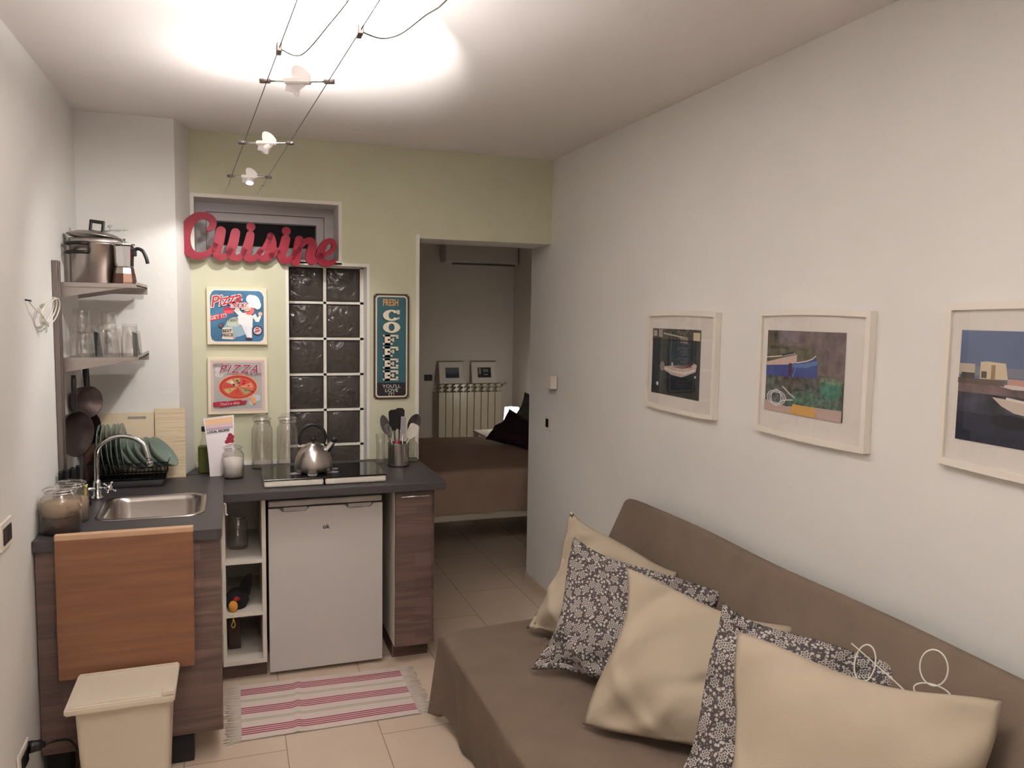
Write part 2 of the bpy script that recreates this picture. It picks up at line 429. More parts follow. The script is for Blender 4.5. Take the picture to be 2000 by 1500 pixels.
def text_mesh(body, size, shear=0, offset=0, extrude=0, spacing=1, width=1):
    cu = bpy.data.curves.new('lettering', 'FONT'); cu.body = body; cu.size = size; cu.shear = shear; cu.offset = offset
    cu.extrude = extrude; cu.align_x = 'CENTER'; cu.align_y = 'CENTER'; cu.space_character = spacing; cu.resolution_u = 3
    o = bpy.data.objects.new('lettering', cu); COL.objects.link(o)
    dg = bpy.context.evaluated_depsgraph_get(); me = bpy.data.meshes.new_from_object(o.evaluated_get(dg))
    bpy.data.objects.remove(o); bpy.data.curves.remove(cu)
    b = bmesh.new(); b.from_mesh(me); bpy.data.meshes.remove(me)
    for v in b.verts: v.co.x *= width
    return b
def text_on(mb, body, pl, a, b, size, depth, rot=0, **kw):
    t = text_mesh(body, size, **kw)
    c = pl.p(a, b, depth)
    r = pl.r*math.cos(rot)+pl.u*math.sin(rot); u = -pl.r*math.sin(rot)+pl.u*math.cos(rot)
    mtx = Matrix(((r.x, u.x, pl.n.x, c.x), (r.y, u.y, pl.n.y, c.y), (r.z, u.z, pl.n.z, c.z), (0, 0, 0, 1)))
    mb.merge(t, mtx)

# ================================================================ THE ROOM
XL, XR, YB, YW, ZC = -.675, 1.798, 4.405, 4.20, 2.653
YF = -1.3; YD = 4.73                                   # behind the camera / back face of the kitchen wall
struct('floor', MB().box(-1.0, 3.4, YF-.1, 9.0, -.1, 0), m_floor)
struct('ceiling', MB().box(-1.0, XR+.12, YF-.1, YD, ZC, ZC+.1), m_ceil)
struct('ceiling_bedroom', MB().box(-.3, 3.4, YD, 9.0, ZC, ZC+.1), m_bed_wall)
struct('wall_left', MB().box(XL-.12, XL, YF-.1, YD, 0, ZC), m_white)
mb = MB(); mb.box(XR, XR+.12, YF-.1, YD, 0, ZC); struct('wall_right', mb, m_white)
struct('wall_front', MB().box(-1.0, XR+.12, YF-.12, YF, 0, ZC), m_white)
# white corner wall left of the green wall, with its slanted return
mb = MB(); mb.quadbox([(XL, YW, 0), (-.248, YW, 0), (-.19, YB+.01, 0), (-.19, YD, 0), (XL, YD, 0)], (0, 0, ZC)); struct('wall_corner', mb, m_white)
# green kitchen wall with window niche, glass-block opening and doorway
xs = [-.196, -.173, .29, .553, .705, 1.00, XR]; zs = [0, .80, 1.995, 2.02, 2.165, 2.32, ZC]
mb = MB()
for i in range(len(xs)-1):
    for j in range(len(zs)-1):
        xm, zm = (xs[i]+xs[i+1])/2, (zs[j]+zs[j+1])/2
        if -.173 < xm < .553 and 2.02 < zm < 2.32: continue
        if .29 < xm < .705 and .80 < zm < 1.995: continue
        if xm > 1.0 and zm < 2.165: continue
        mb.box(xs[i], xs[i+1], YB, YD, zs[j], zs[j+1])
bmesh.ops.remove_doubles(mb.bm, verts=mb.bm.verts, dist=1e-5)
gw = struct('wall_back', mb, [m_green, m_white])
for f in gw.data.polygons:
    f.material_index = 0 if (f.center + gw.location.xyz).y < YB+.001 else 1
# painted white borders round the openings
def border(name, x0, x1, z0, z1, sides, w=.018):
    b = MB(); y0, y1 = YB-.002, YB+.006
    if 'l' in sides: b.box(x0-w, x0, y0, y1, z0-(w if 'b' in sides else 0), z1+(w if 't' in sides else 0))
    if 'r' in sides: b.box(x1, x1+w, y0, y1, z0-(w if 'b' in sides else 0), z1+(w if 't' in sides else 0))
    if 't' in sides: b.box(x0, x1, y0, y1, z1, z1+w)
    if 'b' in sides: b.box(x0, x1, y0, y1, z0-w, z0)
    struct(name, b, m_trimw)
border('trim_1', -.173, .553, 2.02, 2.32, 'lrtb')
border('trim_2', .29, .705, .93, 1.995, 'lrt', .016)
b = MB(); b.box(.979, 1.0, YB-.003, YB+.006, 0, 2.165+.02); struct('trim_3', b, m_trimw)
struct('trim_4', MB().box(-.185, .29, YB-.012, YB, .9255, .945), mat('glossy_white_strip', (240, 236, 230), .15))
# bedroom beyond the doorway
struct('wall_bedroom_back', MB().box(-.3, 3.4, 8.70, 8.82, 0, ZC), m_bed_wall)
struct('wall_bedroom_right', MB().box(3.09, 3.21, YD, 8.7, 0, ZC), m_bed_wall)
struct('wall_bedroom_left', MB().box(-.3, -.18, YD, 8.7, 0, ZC), m_bed_wall)
struct('wall_bedroom_front', MB().box(XR+.12, 3.4, YD-.12, YD, 0, ZC), m_bed_wall)
struct('baseboard_right', MB().rbox(XR-.012, XR, YF, YD, 0, .072, .003), mat('beige_tile_skirting', (206, 186, 164), .35))
struct('baseboard_left', MB().rbox(XL, XL+.012, YF, 3.1, 0, .072, .003), mat('beige_tile_skirting', (206, 186, 164), .35))

# window in the niche
b = MB(); Y0 = 4.63
x0, x1, z0, z1 = -.173, .553, 2.02, 2.32
for (a, c, d, e) in ((x0, x0+.05, z0, z1), (x1-.05, x1, z0, z1), (x0+.05, x1-.05, z1-.045, z1), (x0+.05, x1-.05, z0, z0+.05)): b.box(a, c, Y0, Y0+.07, d, e)
win = struct('window_1', b, m_alu)
b = MB(); sx0, sx1, sz0, sz1 = x0+.052, x1-.052, z0+.052, z1-.047; ww = .042
for (a, c, d, e) in ((sx0, sx0+ww, sz0, sz1), (sx1-ww, sx1, sz0, sz1), (sx0+ww, sx1-ww, sz1-ww, sz1), (sx0+ww, sx1-ww, sz0, sz0+ww*.6)): b.box(a, c, Y0+.015, Y0+.06, d, e)
part('window_sash', b, m_alu, win)
b = MB(); gx0, gx1, gz0, gz1 = sx0+ww, sx1-ww, sz0+ww*.6, sz1-ww
for (a, c, d, e) in ((gx0, gx0+.006, gz0, gz1), (gx1-.006, gx1, gz0, gz1), (gx0, gx1, gz1-.008, gz1), (gx0, gx1, gz0, gz0+.004)): b.box(a, c, Y0+.018, Y0+.03, d, e)
part('gasket', b, m_black, win)
part('pane', MB().box(gx0, gx1, Y0+.032, Y0+.04, gz0, gz1), m_nightpane, win)
struct('night_backing', MB().box(-.19, .9, YD, YD+.02, .8, 2.4), m_dark)  # dark sheet standing in for the night behind both openings

# glass-block panel: 2 x 6 blocks of 19 cm in pale mortar
b = MB(); bx0, bw, bz1 = .290, .1875, 1.985
YGf = 4.52
xm = [bx0+.004, bx0+.196, bx0+.396]; mort = m_trimw
b.box(bx0, bx0+.006, YGf, YGf+.07, .80, 1.995); b.box(bx0+.193, bx0+.209, YGf, YGf+.07, .80, 1.995); b.box(bx0+.396, .705, YGf, YGf+.07, .80, 1.995)
b.box(bx0, .705, YGf, YGf+.07, 1.989, 1.995)
for k in range(1, 6): b.box(bx0, .705, YGf, YGf+.07, 1.989-.2*k-.0+.0, 1.989-.2*k+.013)
panel = struct('window_2', b, mort)
for k in range(6):
    for q in range(2):
        xa = bx0+.0065+q*.2025; za = 1.9885-.2*(k+1)+.0135
        bb = MB(); bb.rbox(xa, xa+.186, YGf+.006, YGf+.066, max(za, .801), za+.186, .012, 3)
        for f in bb.bm.faces: f.smooth = True
        part('glass_block', bb, m_gblock, panel)

# ================================================================ KITCHEN UNITS
ZT = .925
CT = .04
# worktops
t = thing('worktop', 'anthracite worktop with the steel sink cut into it, beside left wall', 'worktop', (-.36, 3.65, ZT-CT))
b = MB(); SX0, SX1, SY0, SY1 = -.498, -.132, 3.37, 3.75
b.box(XL+.002, SX0, 3.12, YW-.001, ZT-CT, ZT); b.box(SX1, -.048, 3.12, YW-.001, ZT-CT, ZT)
b.box(SX0, SX1, 3.12, SY0, ZT-CT, ZT); b.box(SX0, SX1, SY1, YW-.001, ZT-CT, ZT)
part('board', b, m_counter, t)
part('joint_strip', MB().box(-.0478, -.0458, 3.12, 4.2, ZT-.03, ZT+.0008), m_dsteel, t)
t = thing('worktop', 'anthracite worktop carrying the hob above the small fridge', 'worktop', (.47, 4.06, ZT-CT))
b = MB(); b.rbox(-.045, .985, 3.715, YB-.003, ZT-CT, ZT, .003)
b.quadbox([(-.186, YB-.016, ZT-CT), (-.23, 4.215, ZT-CT), (-.045, 4.215, ZT-CT), (-.045, YB-.016, ZT-CT)], (0, 0, CT))
part('board', b, m_counter, t)

# sink
t = thing('sink', 'stainless steel rectangular sink with rounded corners let into worktop', 'sink', ((SX0+SX1)/2, 3.56, ZT))
def rrect(cx, cy, hx, hy, r, n=8):
    out = []
    for (sx, sy, a0) in ((1, 1, 0), (-1, 1, PI/2), (-1, -1, PI), (1, -1, 3*PI/2)):
        for k in range(n+1):
            a = a0+PI/2*k/n; out.append((cx+sx*(hx-r)+r*math.cos(a), cy+sy*(hy-r)+r*math.sin(a)))
    return out
def loft(mb, rings, cap=True, smooth=True):
    R = [[mb.bm.verts.new(p) for p in ring] for ring in rings]
    n = len(R[0])
    for a, c in zip(R, R[1:]):
        for k in range(n):
            f = mb._f([a[k], a[(k+1) % n], c[(k+1) % n], c[k]])
            if f: f.smooth = smooth
    if cap: mb._f(R[-1])
    return R
cx, cy = (SX0+SX1)/2, 3.56
lev = [(.203, .212, .075, ZT+.001), (.201, .210, .075, ZT+.004), (.188, .198, .07, ZT+.004), (.176, .186, .066, ZT-.001), (.170, .180, .06, ZT-.02), (.165, .175, .06, ZT-.13), (.15, .16, .05, ZT-.15), (.03, .03, .02, ZT-.153)]
b = MB(); loft(b, [[(x, y, z) for x, y in rrect(cx, cy, hx, hy, r)] for hx, hy, r, z in lev]); b.recalc = False
sk = part('basin', b, m_steel, t)
part('drain', MB().lathe([(.03, 0), (.028, .003), (.018, .001), (0, .001)], (cx, cy, ZT-.153), 20), m_chrome, t)
b = MB(); b.cyl((cx-.168, cy+.0, ZT-.06), .012, .004, 16, (1, 0, 0)); part('overflow', b, m_chrome, t)

# faucet
fx, fy = -.556, 3.76
t = thing('faucet', 'chrome swan neck tap with two cross handles beside the sink', 'tap', (fx, fy, ZT))
part('tap_body', MB().lathe([(0, 0), (.026, 0), (.024, .012), (.016, .02), (.015, .07), (.012, .085), (0, .085)], (fx, fy, ZT), 20), m_chrome, t)
arc = [(fx, fy, ZT+.06), (fx, fy, ZT+.13), (fx+.002, fy, ZT+.19)]
for k in range(1, 12):
    a = PI-PI*k/12*.92; arc.append((fx+.105+.104*math.cos(a), fy-.004*k, ZT+.19+.085*math.sin(a)))
arc.append((fx+.213, fy-.05, ZT+.165))
part('spout', MB().tube(arc, .0105, 12, smooth_path=3), m_chrome, t)
b = MB(); b.lathe([(.013, 0), (.014, .02), (.012, .022)], arc[-1], 14, (.1, -.1, -1)); part('nozzle', b, m_chrome, t)
for sx in (-1, 1):
    hx = fx+sx*.045; hy = fy-.03
    b = MB(); b.tube([(fx, fy, ZT+.045), (hx, hy, ZT+.05)], .009, 10); b.lathe([(0, 0), (.012, 0), (.014, .014), (.008, .02), (0, .02)], (hx, hy, ZT+.05), 14, (sx*.7, -.6, .5))
    ax = Vector((sx*.7, -.6, .5)).normalized(); c = Vector((hx, hy, ZT+.05))+ax*.012
    u = ax.cross(Vector((0, 0, 1))).normalized(); v = ax.cross(u)
    for k in range(4):
        a = PI/4+k*PI/2; e = c+(u*math.cos(a)+v*math.sin(a))*.028
        b.tube([c, e], .0032, 8); b.lathe([(0, -.006), (.005, -.003), (.006, 0), (.005, .003), (0, .006)], e, 10)
    part('cross_handle', b, m_chrome, t)

# left base cabinet (its end panel faces the camera)
t = thing('base_cabinet', 'grey-brown wood cabinet under the sink with chopping board hung on it', 'cabinet', (-.36, 3.65, 0))
part('end_panel', MB().rbox(XL+.004, -.052, 3.140, 3.158, .125, ZT-CT-.001, .003), m_walnut, t)
b = MB(); b.box(XL+.004, XL+.02, 3.158, 4.19, .13, ZT-CT-.001); b.box(-.078, -.06, 3.158, 3.80, .13, ZT-CT-.001); b.box(XL+.02, -.078, 3.158, 4.1, .13, .148)
part('body', b, m_melw, t)
for (lx, ly) in ((-.20, 3.19), (-.62, 3.19), (-.20, 3.7)): part('leg', MB().rbox(lx-.04, lx+.04, ly-.02, ly+.05, 0, .13, .004), m_blackrub, t)

# narrow open shelf cabinet
t = thing('shelf_cabinet', 'narrow white open cabinet with three compartments left of fridge', 'cabinet', (.04, 4.05, 0))
X0, X1, Yc0, Yc1 = -.058, .137, 3.80, 4.36
b = MB(); b.box(X0, X0+.016, Yc0, Yc1, .085, ZT-CT-.001); b.box(X1-.018, X1, Yc0, Yc1, .085, ZT-CT-.001); b.box(X0+.016, X1-.018, Yc1-.01, Yc1, .085, ZT-CT-.001)
part('carcass', b, m_melw, t)
for z in (.085, .318, .570): part('shelf', MB().box(X0+.016, X1-.018, Yc0, Yc1-.01, z, z+.018), m_melw, t)
part('plinth', MB().box(X0, X1, 3.86, 3.876, 0, .085), m_walnut, t)

# fridge
t = thing('refrigerator', 'small white under-counter fridge with two recessed door grips', 'fridge', (.415, 4.08, 0))
fx0, fx1 = .150, .688
part('body', MB().rbox(fx0+.003, fx1-.003, 3.865, 4.36, .02, .835, .006), m_fridge, t)
part('top_panel', MB().rbox(fx0, fx1, 3.83, 4.36, .822, .851, .006), m_fridge, t)
# door with two grip scoops along its top edge
b = MB(); N = 60
def top(u):
    d = 0
    for c in (.22, .79):
        q = abs(u-c)/.13
        if q < 1: d = max(d, .018*min(1, (1-q)*4))
    return d
fr = []; 
for k in range(N+1):
    u = k/N; fr.append((fx0+(fx1-fx0)*u, top(u)))
for (xa, da), (xb, db) in zip(fr, fr[1:]):
    za, zb = .817-da, .817-db
    b.quadbox([(xa, 3.818, .022), (xb, 3.818, .022), (xb, 3.818, zb), (xa, 3.818, za)], (0, .042, 0))
bmesh.ops.remove_doubles(b.bm, verts=b.bm.verts, dist=1e-5)
d_ = part('door', b, m_fridge, t)
for gx in (.07, .375): part('grip_recess', MB().box(fx0+gx, fx0+gx+.11, 3.835, 3.858, .795, .8165), mat('fridge_grip_grey', (204, 194, 192), .5), d_)
part('door_gap', MB().box(fx0+.004, fx1-.004, 3.835, 3.87, .8165, .8225), m_black, t)
b = MB(); text_on(b, 'ok', Plane3((.4, 3.8175, .7), (1, 0, 0), (0, 0, 1), .03, .03), .53, .5, .030, .0004, offset=.0008)
part('badge', b, m_black, d_, 'dark lettering ok')
for lx in (fx0+.05, fx1-.05): part('foot', MB().cyl((lx, 3.9, 0), .016, .022, 14), m_blackrub, t)

# right door cabinet
t = thing('base_cabinet', 'narrow grey-brown door cabinet with steel bar handle right of fridge', 'cabinet', (.84, 4.08, 0))
b = MB(); b.box(.740, .757, 3.778, 4.38, .092, ZT-CT-.001); b.box(.757, .925, 4.36, 4.38, .092, ZT-CT-.001); b.box(.757, .925, 3.778, 4.36, .092, .11)
part('carcass', b, m_melw, t)
part('side_panel', MB().box(.925, .940, 3.778, 4.38, .092, ZT-CT-.001), m_walnut, t)
dr = part('door', MB().rbox(.741, .924, 3.757, 3.776, .094, ZT-CT-.006, .002), m_walnut, t)
b = MB(); b.tube([(.765, 3.735, .856), (.905, 3.735, .856)], .0045, 10)
for x in (.785, .885): b.tube([(x, 3.758, .856), (x, 3.735, .856)], .003, 8)
part('handle', b, m_chrome, dr)
b = MB(); b.box(.745, .93, 3.86, 3.876, 0, .092); b.box(.745, .76, 3.876, 4.3, 0, .092); part('plinth', b, m_walnut, t)

# hanging bamboo chopping board (hooked over worktop edge)
t = thing('chopping_board', 'large honey brown bamboo board hung on the worktop front edge', 'chopping board', (-.37, 3.11, .42))
b = MB(); b.quadbox([(-.598, 3.083, .422), (-.148, 3.083, .420), (-.145, 3.100, .945), (-.600, 3.100, .945)], (0, .016, 0)); bmesh.ops.bevel(b.bm, geom=list(b.bm.edges), offset=.003, segments=2, affect='EDGES')
part('board', b, m_bamboo, t)
part('lip', MB().rbox(-.600, -.145, 3.098, 3.128, ZT+.001, ZT+.0215, .003), m_bambooE, t, 'paler top lip of board resting on worktop')

# ---- wall rail with two steel shelves
t = thing('wall_shelf', 'brushed steel rail with two steel shelves fixed on left wall', 'wall shelf', (XL, 3.66, .95))
b = MB()
for y in (3.625, 3.665): b.rbox(XL+.001, XL+.022, y-.011, y+.011, .96, 1.935, .003)
b.box(XL+.001, XL+.006, 3.62, 3.67, .96, 1.935)
part('rail', b, m_dsteel, t)
SXf = -.375
for z in (1.846, 1.536):
    b = MB(); b.box(XL+.012, SXf, 3.69, 4.15, z-.004, z)
    b.box(SXf-.003, SXf, 3.69, 4.15, z-.004, z+.012)
    b.box(XL+.012, SXf, 3.688, 3.692, z-.012, z+.005)
    b.box(XL+.012, SXf, 4.147, 4.152, z-.032, z)
    sh = part('shelf_plate', b, m_steel_r, t)
    for y in (3.695, 4.12):
        b = MB(); b.quadbox([(XL+.01, y, z-.005), (XL+.01, y, z-.058), (SXf-.05, y, z-.014), (SXf, y, z-.005)], (0, .003, 0)); part('bracket', b, m_steel_r, sh)
part('hook_bar', MB().tube([(XL+.03, 3.72, 1.485), (XL+.03, 4.1, 1.485)], .005, 10), m_steel, t)

# stockpot and lids
def ring_handle(p0, p1, out, drop, r=.006):
    p0, p1, out = Vector(p0), Vector(p1), Vector(out)
    return [p0, p0+out*.7, p0*.8+p1*.2+out, p0*.2+p1*.8+out, p1+out*.7, p1]
px_, py_, pz_ = -.548, 3.90, 1.8465
t = thing('stockpot', 'tall stainless steel pot with black handles on the top shelf', 'pot', (px_, py_, pz_))
R = .108
part('body', MB().lathe([(0, 0), (R-.008, 0), (R, .008), (R, .172), (R+.004, .176), (R+.001, .178), (R-.004, .17), (R-.005, .01), (0, .008)], (px_, py_, pz_), 48), m_steel, t)
part('steamer_insert', MB().lathe([(R+.002, .177), (R+.0065, .181), (R+.002, .19), (R-.001, .2), (R-.006, .2), (R-.006, .177)], (px_, py_, pz_), 48), m_steel_r, t)
for zz in (.135, .172):
    for sgn in (-1, 1):
        d = Vector((-.55*sgn, -.83*sgn, 0)); s_v = Vector((-d.y, d.x, 0))
        c = Vector((px_, py_, pz_+zz))+d*(R-.002)
        b = MB(); pts = [c-s_v*.047, c-s_v*.05+d*.014, c-s_v*.03+d*.032, c+s_v*.03+d*.032, c+s_v*.05+d*.014, c+s_v*.047]
        b.tube(pts, .0075, 8, smooth_path=4); part('side_handle', b, m_black, t)
t = thing('pot_lid', 'round steel lid with square black handle tilted on tall pot', 'lid', (px_, py_, pz_+.2))
LT = Matrix.Translation((px_-.005, py_, pz_+.204)) @ Matrix.Rotation(.10, 4, 'Y') @ Matrix.Rotation(-.06, 4, 'X')
b0 = MB().lathe([(.112, 0), (.116, .003), (.112, .006), (.08, .02), (.03, .028), (0, .029)], n=48)
b = MB(); b.merge(b0.bm, LT); part('dome', b, m_steel, t)
b0 = MB()
b0.rbox(-.030, .030, -.008, .008, .064, .078, .003); b0.rbox(-.030, -.018, -.008, .008, .026, .07, .003); b0.rbox(.018, .030, -.008, .008, .026, .07, .003); b0.rbox(-.03, .03, -.008, .008, .024, .033, .003)
b = MB(); b.merge(b0.bm, LT); part('handle', b, m_black, t)
t = thing('pot_lid', 'small shiny steel lid with metal knob resting askew on bigger lid', 'lid', (px_+.06, py_+.04, pz_+.22))
LT = Matrix.Translation((px_+.048, py_+.055, pz_+.238)) @ Matrix.Rotation(-.12, 4, 'Y') @ Matrix.Rotation(.1, 4, 'X')
b0 = MB().lathe([(.07, 0), (.073, .002), (.07, .004), (.04, .010), (0, .012)], n=36); b = MB(); b.merge(b0.bm, LT); part('dome', b, m_chrome, t)
b0 = MB().lathe([(.003, .01), (.003, .02), (.010, .024), (.008, .03), (0, .031)], n=16); b = MB(); b.merge(b0.bm, LT); part('knob', b, m_chrome, t)
# moka pot
mx_, my_, mz_ = -.432, 3.80, 1.8465
t = thing('moka_pot', 'steel stovetop coffee maker with curved black handle beside pot', 'coffee maker', (mx_, my_, mz_))
b = MB(); b.lathe([(0, 0), (.046, 0), (.047, .01), (.038, .072), (.036, .076)], (mx_, my_, mz_), 8, smooth=False); part('boiler', b, m_steel, t)
part('copper_band', MB().lathe([(.0475, .002), (.0478, .012), (.0425, .048), (.041, .05), (.041, .045), (.046, .01)], (mx_, my_, mz_), 8, smooth=False), m_copper, t)
part('jug', MB().lathe([(.033, .074), (.037, .08), (.040, .165), (.043, .172), (.040, .172), (.036, .16), (0, .08)], (mx_, my_, mz_), 8, smooth=False), m_chrome, t)
part('lid', MB().lathe([(.044, .172), (.043, .176), (.012, .184), (.006, .19), (.008, .198), (0, .2)], (mx_, my_, mz_), 8, smooth=False), m_chrome, t)
b = MB(); b.tube([(mx_+.038, my_, mz_+.15), (mx_+.055, my_-.003, mz_+.158), (mx_+.075, my_-.006, mz_+.148), (mx_+.088, my_-.008, mz_+.118), (mx_+.093, my_-.008, mz_+.095)], .0075, 10, smooth_path=4); b.rbox(mx_+.036, mx_+.05, my_-.007, my_+.007, mz_+.125, mz_+.16, .003)
part('handle', b, m_black, t)

# glasses on the lower shelf
def tumbler(x, y, z, r, h, label, inv=True, flare=.8):
    r0, r1 = (r, r*flare) if inv else (r*flare, r)
    prof = [(r0, 0), (r0*.99+r1*.01, .002), ((r0+r1)/2*1.01, h*.5), (r1, h-.006), (r1*.9, h), (0, h), (0, h-.008), (r1*.86, h-.01), ((r0+r1)/2*.94, h*.5), (r0-.003, .001), (r0, 0)] if inv else \
        [(0, 0), (r0*.9, 0), (r0, .006), (r1, h), (r1-.003, h), (r0-.003, .012), (0, .01)]
    return solo('drinking_glass', MB().lathe(prof, (x, y, z), 24), m_glassd, label, 'glass', 'glasses on the lower steel shelf')
gz = 1.5365
tumbler(-.600, 3.77, gz, .047, .105, 'upturned clear glass at the near wall end of lower steel shelf')
tumbler(-.600, 3.77, gz+.106, .036, .10, 'small upturned glass balanced on the near wall-side glass', flare=.85)
tumbler(-.497, 3.76, gz, .045, .145, 'tall upturned clear glass in the middle of lower shelf', flare=.78)
tumbler(-.497, 3.76, gz+.146, .033, .05, 'short clear glass stacked on the tall middle one', flare=.95)
tumbler(-.412, 3.75, gz, .036, .145, 'tall upturned glass at the front right end of lower shelf', flare=.86)
tumbler(-.600, 3.90, gz, .045, .135, 'clear glass behind the stacked pair on the lower shelf', flare=.8)
tumbler(-.500, 3.92, gz, .042, .12, 'clear glass in the second row behind the tall middle glass', flare=.8)
tumbler(-.418, 3.93, gz, .036, .11, 'clear glass at the outer edge in the second row', flare=.84)
tumbler(-.56, 4.05, gz, .042, .12, 'clear glass in the far corner of the lower shelf', flare=.8)
for (x, lab) in ((-.548, 'dark green folded card wedged between left and middle glasses'), (-.398, 'dark green folded card leaning behind the front right glass')):
    b = MB(); b.quadbox([(x-.012, 3.84, gz+.001), (x+.012, 3.86, gz+.001), (x+.0, 3.86, gz+.10), (x-.016, 3.84, gz+.11)], (.003, .002, 0)); solo('card', b, mat('dark_teal_card', (30, 44, 46), .5), lab, 'card')

# pans hung beneath the lower shelf
def hung_pan(cy_, cx_, cz_, R_, ang, hl, label, depth=.04, col=None):
    t = thing('frying_pan', label, 'pan', (cx_, cy_, cz_-R_))
    ax = Vector((math.cos(ang), math.sin(ang), 0.0)).normalized()
    b = MB(); b.lathe([(0, 0), (R_*.8, 0), (R_*.88, .006), (R_, depth), (R_-.004, depth), (R_*.84, .008), (0, .005)], (cx_, cy_, cz_), 36, ax); part('dish', b, col, t)
    rim = Vector((cx_, cy_, cz_))+ax*(depth*.7)
    top_ = rim+Vector((0, 0, R_)); 
    b = MB(); b.tube([top_-Vector((0, 0, .008)), top_+Vector((0, 0, .03)), top_+Vector((0, 0, hl))], [.007, .009, .011, .009], 8, smooth_path=3); part('handle', b, m_black, t)
pan_in = mat('dark_nonstick', (58, 48, 46), .3, .5)
hung_pan(3.76, -.652, 1.215, .098, -.55, .15, 'dark frying pan hung lowest, nearest the steel rail', .035, pan_in)
hung_pan(3.92, -.640, 1.335, .070, -.75, .09, 'small dark saucepan hung behind the frying pan on rail', .06, mat('brown_grey_enamel', (92, 78, 76), .35, .4))
hung_pan(4.02, -.640, 1.20, .075, -.5, .2, 'third dark pan hanging farthest back under the steel shelf', .03, pan_in)

# ---- leaning boards behind the dish rack
def lean_board(name, x0, x1, zt, y_b, y_t, th, m, label, slot=None):
    t = thing(name, label, 'chopping board', ((x0+x1)/2, y_b, ZT))
    b = MB()
    def P(x, f): return (x, y_b+(y_t-y_b)*f, ZT+.001+(zt-ZT)*f)
    if slot:
        s0, s1, f0, f1 = slot
        for (a, c, d, e) in ((x0, x1, 0, f0), (x0, s0, f0, f1), (s1, x1, f0, f1), (x0, x1, f1, 1)):
            b.quadbox([P(a, d), P(c, d), P(c, e), P(a, e)], (0, th, 0))
        bmesh.ops.remove_doubles(b.bm, verts=b.bm.verts, dist=1e-5)
    else:
        b.quadbox([P(x0, 0), P(x1, 0), P(x1, 1), P(x0, 1)], (0, th, 0))
    part('board', b, m, t); return t
lean_board('chopping_board', -.60, -.362, 1.245, 4.155, 4.178, .009, m_boardc, 'cream board with slot handle leaning on white wall behind rack', (-.478, -.398, .90, .945))
lean_board('chopping_board', -.358, -.222, 1.262, 4.145, 4.172, .016, m_boards, 'pale striped board leaning against the white wall at right of rack')
lean_board('chopping_board', -.665, -.606, 1.235, 4.160, 4.182, .009, m_boardr, 'narrow reddish brown board leaning in the corner behind plates')

# ---- dish rack with plates
t = thing('dish_rack', 'black wire dish rack on dark tray holding green plates', 'dish rack', (-.455, 4.02, ZT))
rx0, rx1, ry0, ry1 = -.615, -.300, 3.955, 4.125
b = MB(); loft(b, [[(x, y, z) for x, y in rrect((rx0+rx1)/2, (ry0+ry1)/2, hx, hy, .02)] for hx, hy, z in ((.15, .078, ZT+.002), (.155, .082, ZT+.032), (.152, .079, ZT+.032), (.147, .075, ZT+.006))]); part('tray', b, m_blackrub, t)
b = MB()
for (z, g) in ((ZT+.115, 0.012), (ZT+.04, -.004)):
    b.tube([(rx0-g, ry0-g, z), (rx1+g, ry0-g, z), (rx1+g, ry1+g, z), (rx0-g, ry1+g, z)], .0028, 8, closed=True)
for k in range(19):
    x = rx0+(rx1-rx0)*k/18
    b.tube([(x, ry0-.011, ZT+.114), (x, ry0+.003, ZT+.042), (x, ry1-.003, ZT+.042), (x, ry1+.011, ZT+.114)], .0014, 5)
for k in range(8):
    y = ry0+(ry1-ry0)*k/7
    b.tube([(rx0-.011, y, ZT+.114), (rx0+.003, y, ZT+.042)], .0014, 5); b.tube([(rx1+.011, y, ZT+.114), (rx1-.003, y, ZT+.042)], .0014, 5)
part('wire_basket', b, m_rack, t)
def plate(x, z, R_, tilt, label, yaw=0, y=4.04, bowl=0):
    ax = Vector((math.cos(tilt)*math.cos(yaw), math.cos(tilt)*math.sin(yaw), math.sin(tilt)))
    if bowl: prof = [(0, 0), (R_*.45, 0), (R_*.5, .004), (R_*.85, .022), (R_, .042), (R_-.003, .043), (R_*.82, .026), (R_*.45, .007), (0, .006)]
    else: prof = [(0, 0), (R_*.62, 0), (R_*.66, .004), (R_, .014), (R_, .017), (R_*.66, .008), (0, .006)]
    return solo('bowl' if bowl else 'plate', MB().lathe(prof, (x, y, z), 36, ax), m_plate, label, 'bowl' if bowl else 'plate', 'green crockery in the dish rack')
labs = ['leftmost upright green plate in the dish rack, nearest left wall', 'second upright green plate from the left in rack', 'third upright green plate from the left in rack',
        'fourth upright green plate from the left in rack', 'fifth upright green plate from the left in rack', 'sixth upright green plate, last before the tilted bowls']
for k in range(6): plate(-.592+.02*k, ZT+.167+.001*k, .118, .05+.03*(k % 3), labs[k], yaw=random.uniform(-.03, .03))
labs = ['first tilted pale green bowl right of the upright plates', 'second tilted pale green bowl under the tap spout', 'third tilted pale green bowl in the middle of rack',
        'fourth tilted pale green bowl, just right of the tap spout', 'rightmost tilted pale green bowl leaning over rack end']
for k in range(5): plate(-.475+.034*k, ZT+.122+.001*k, .088, .62+.02*k, labs[k], yaw=PI*0-.25, bowl=1)

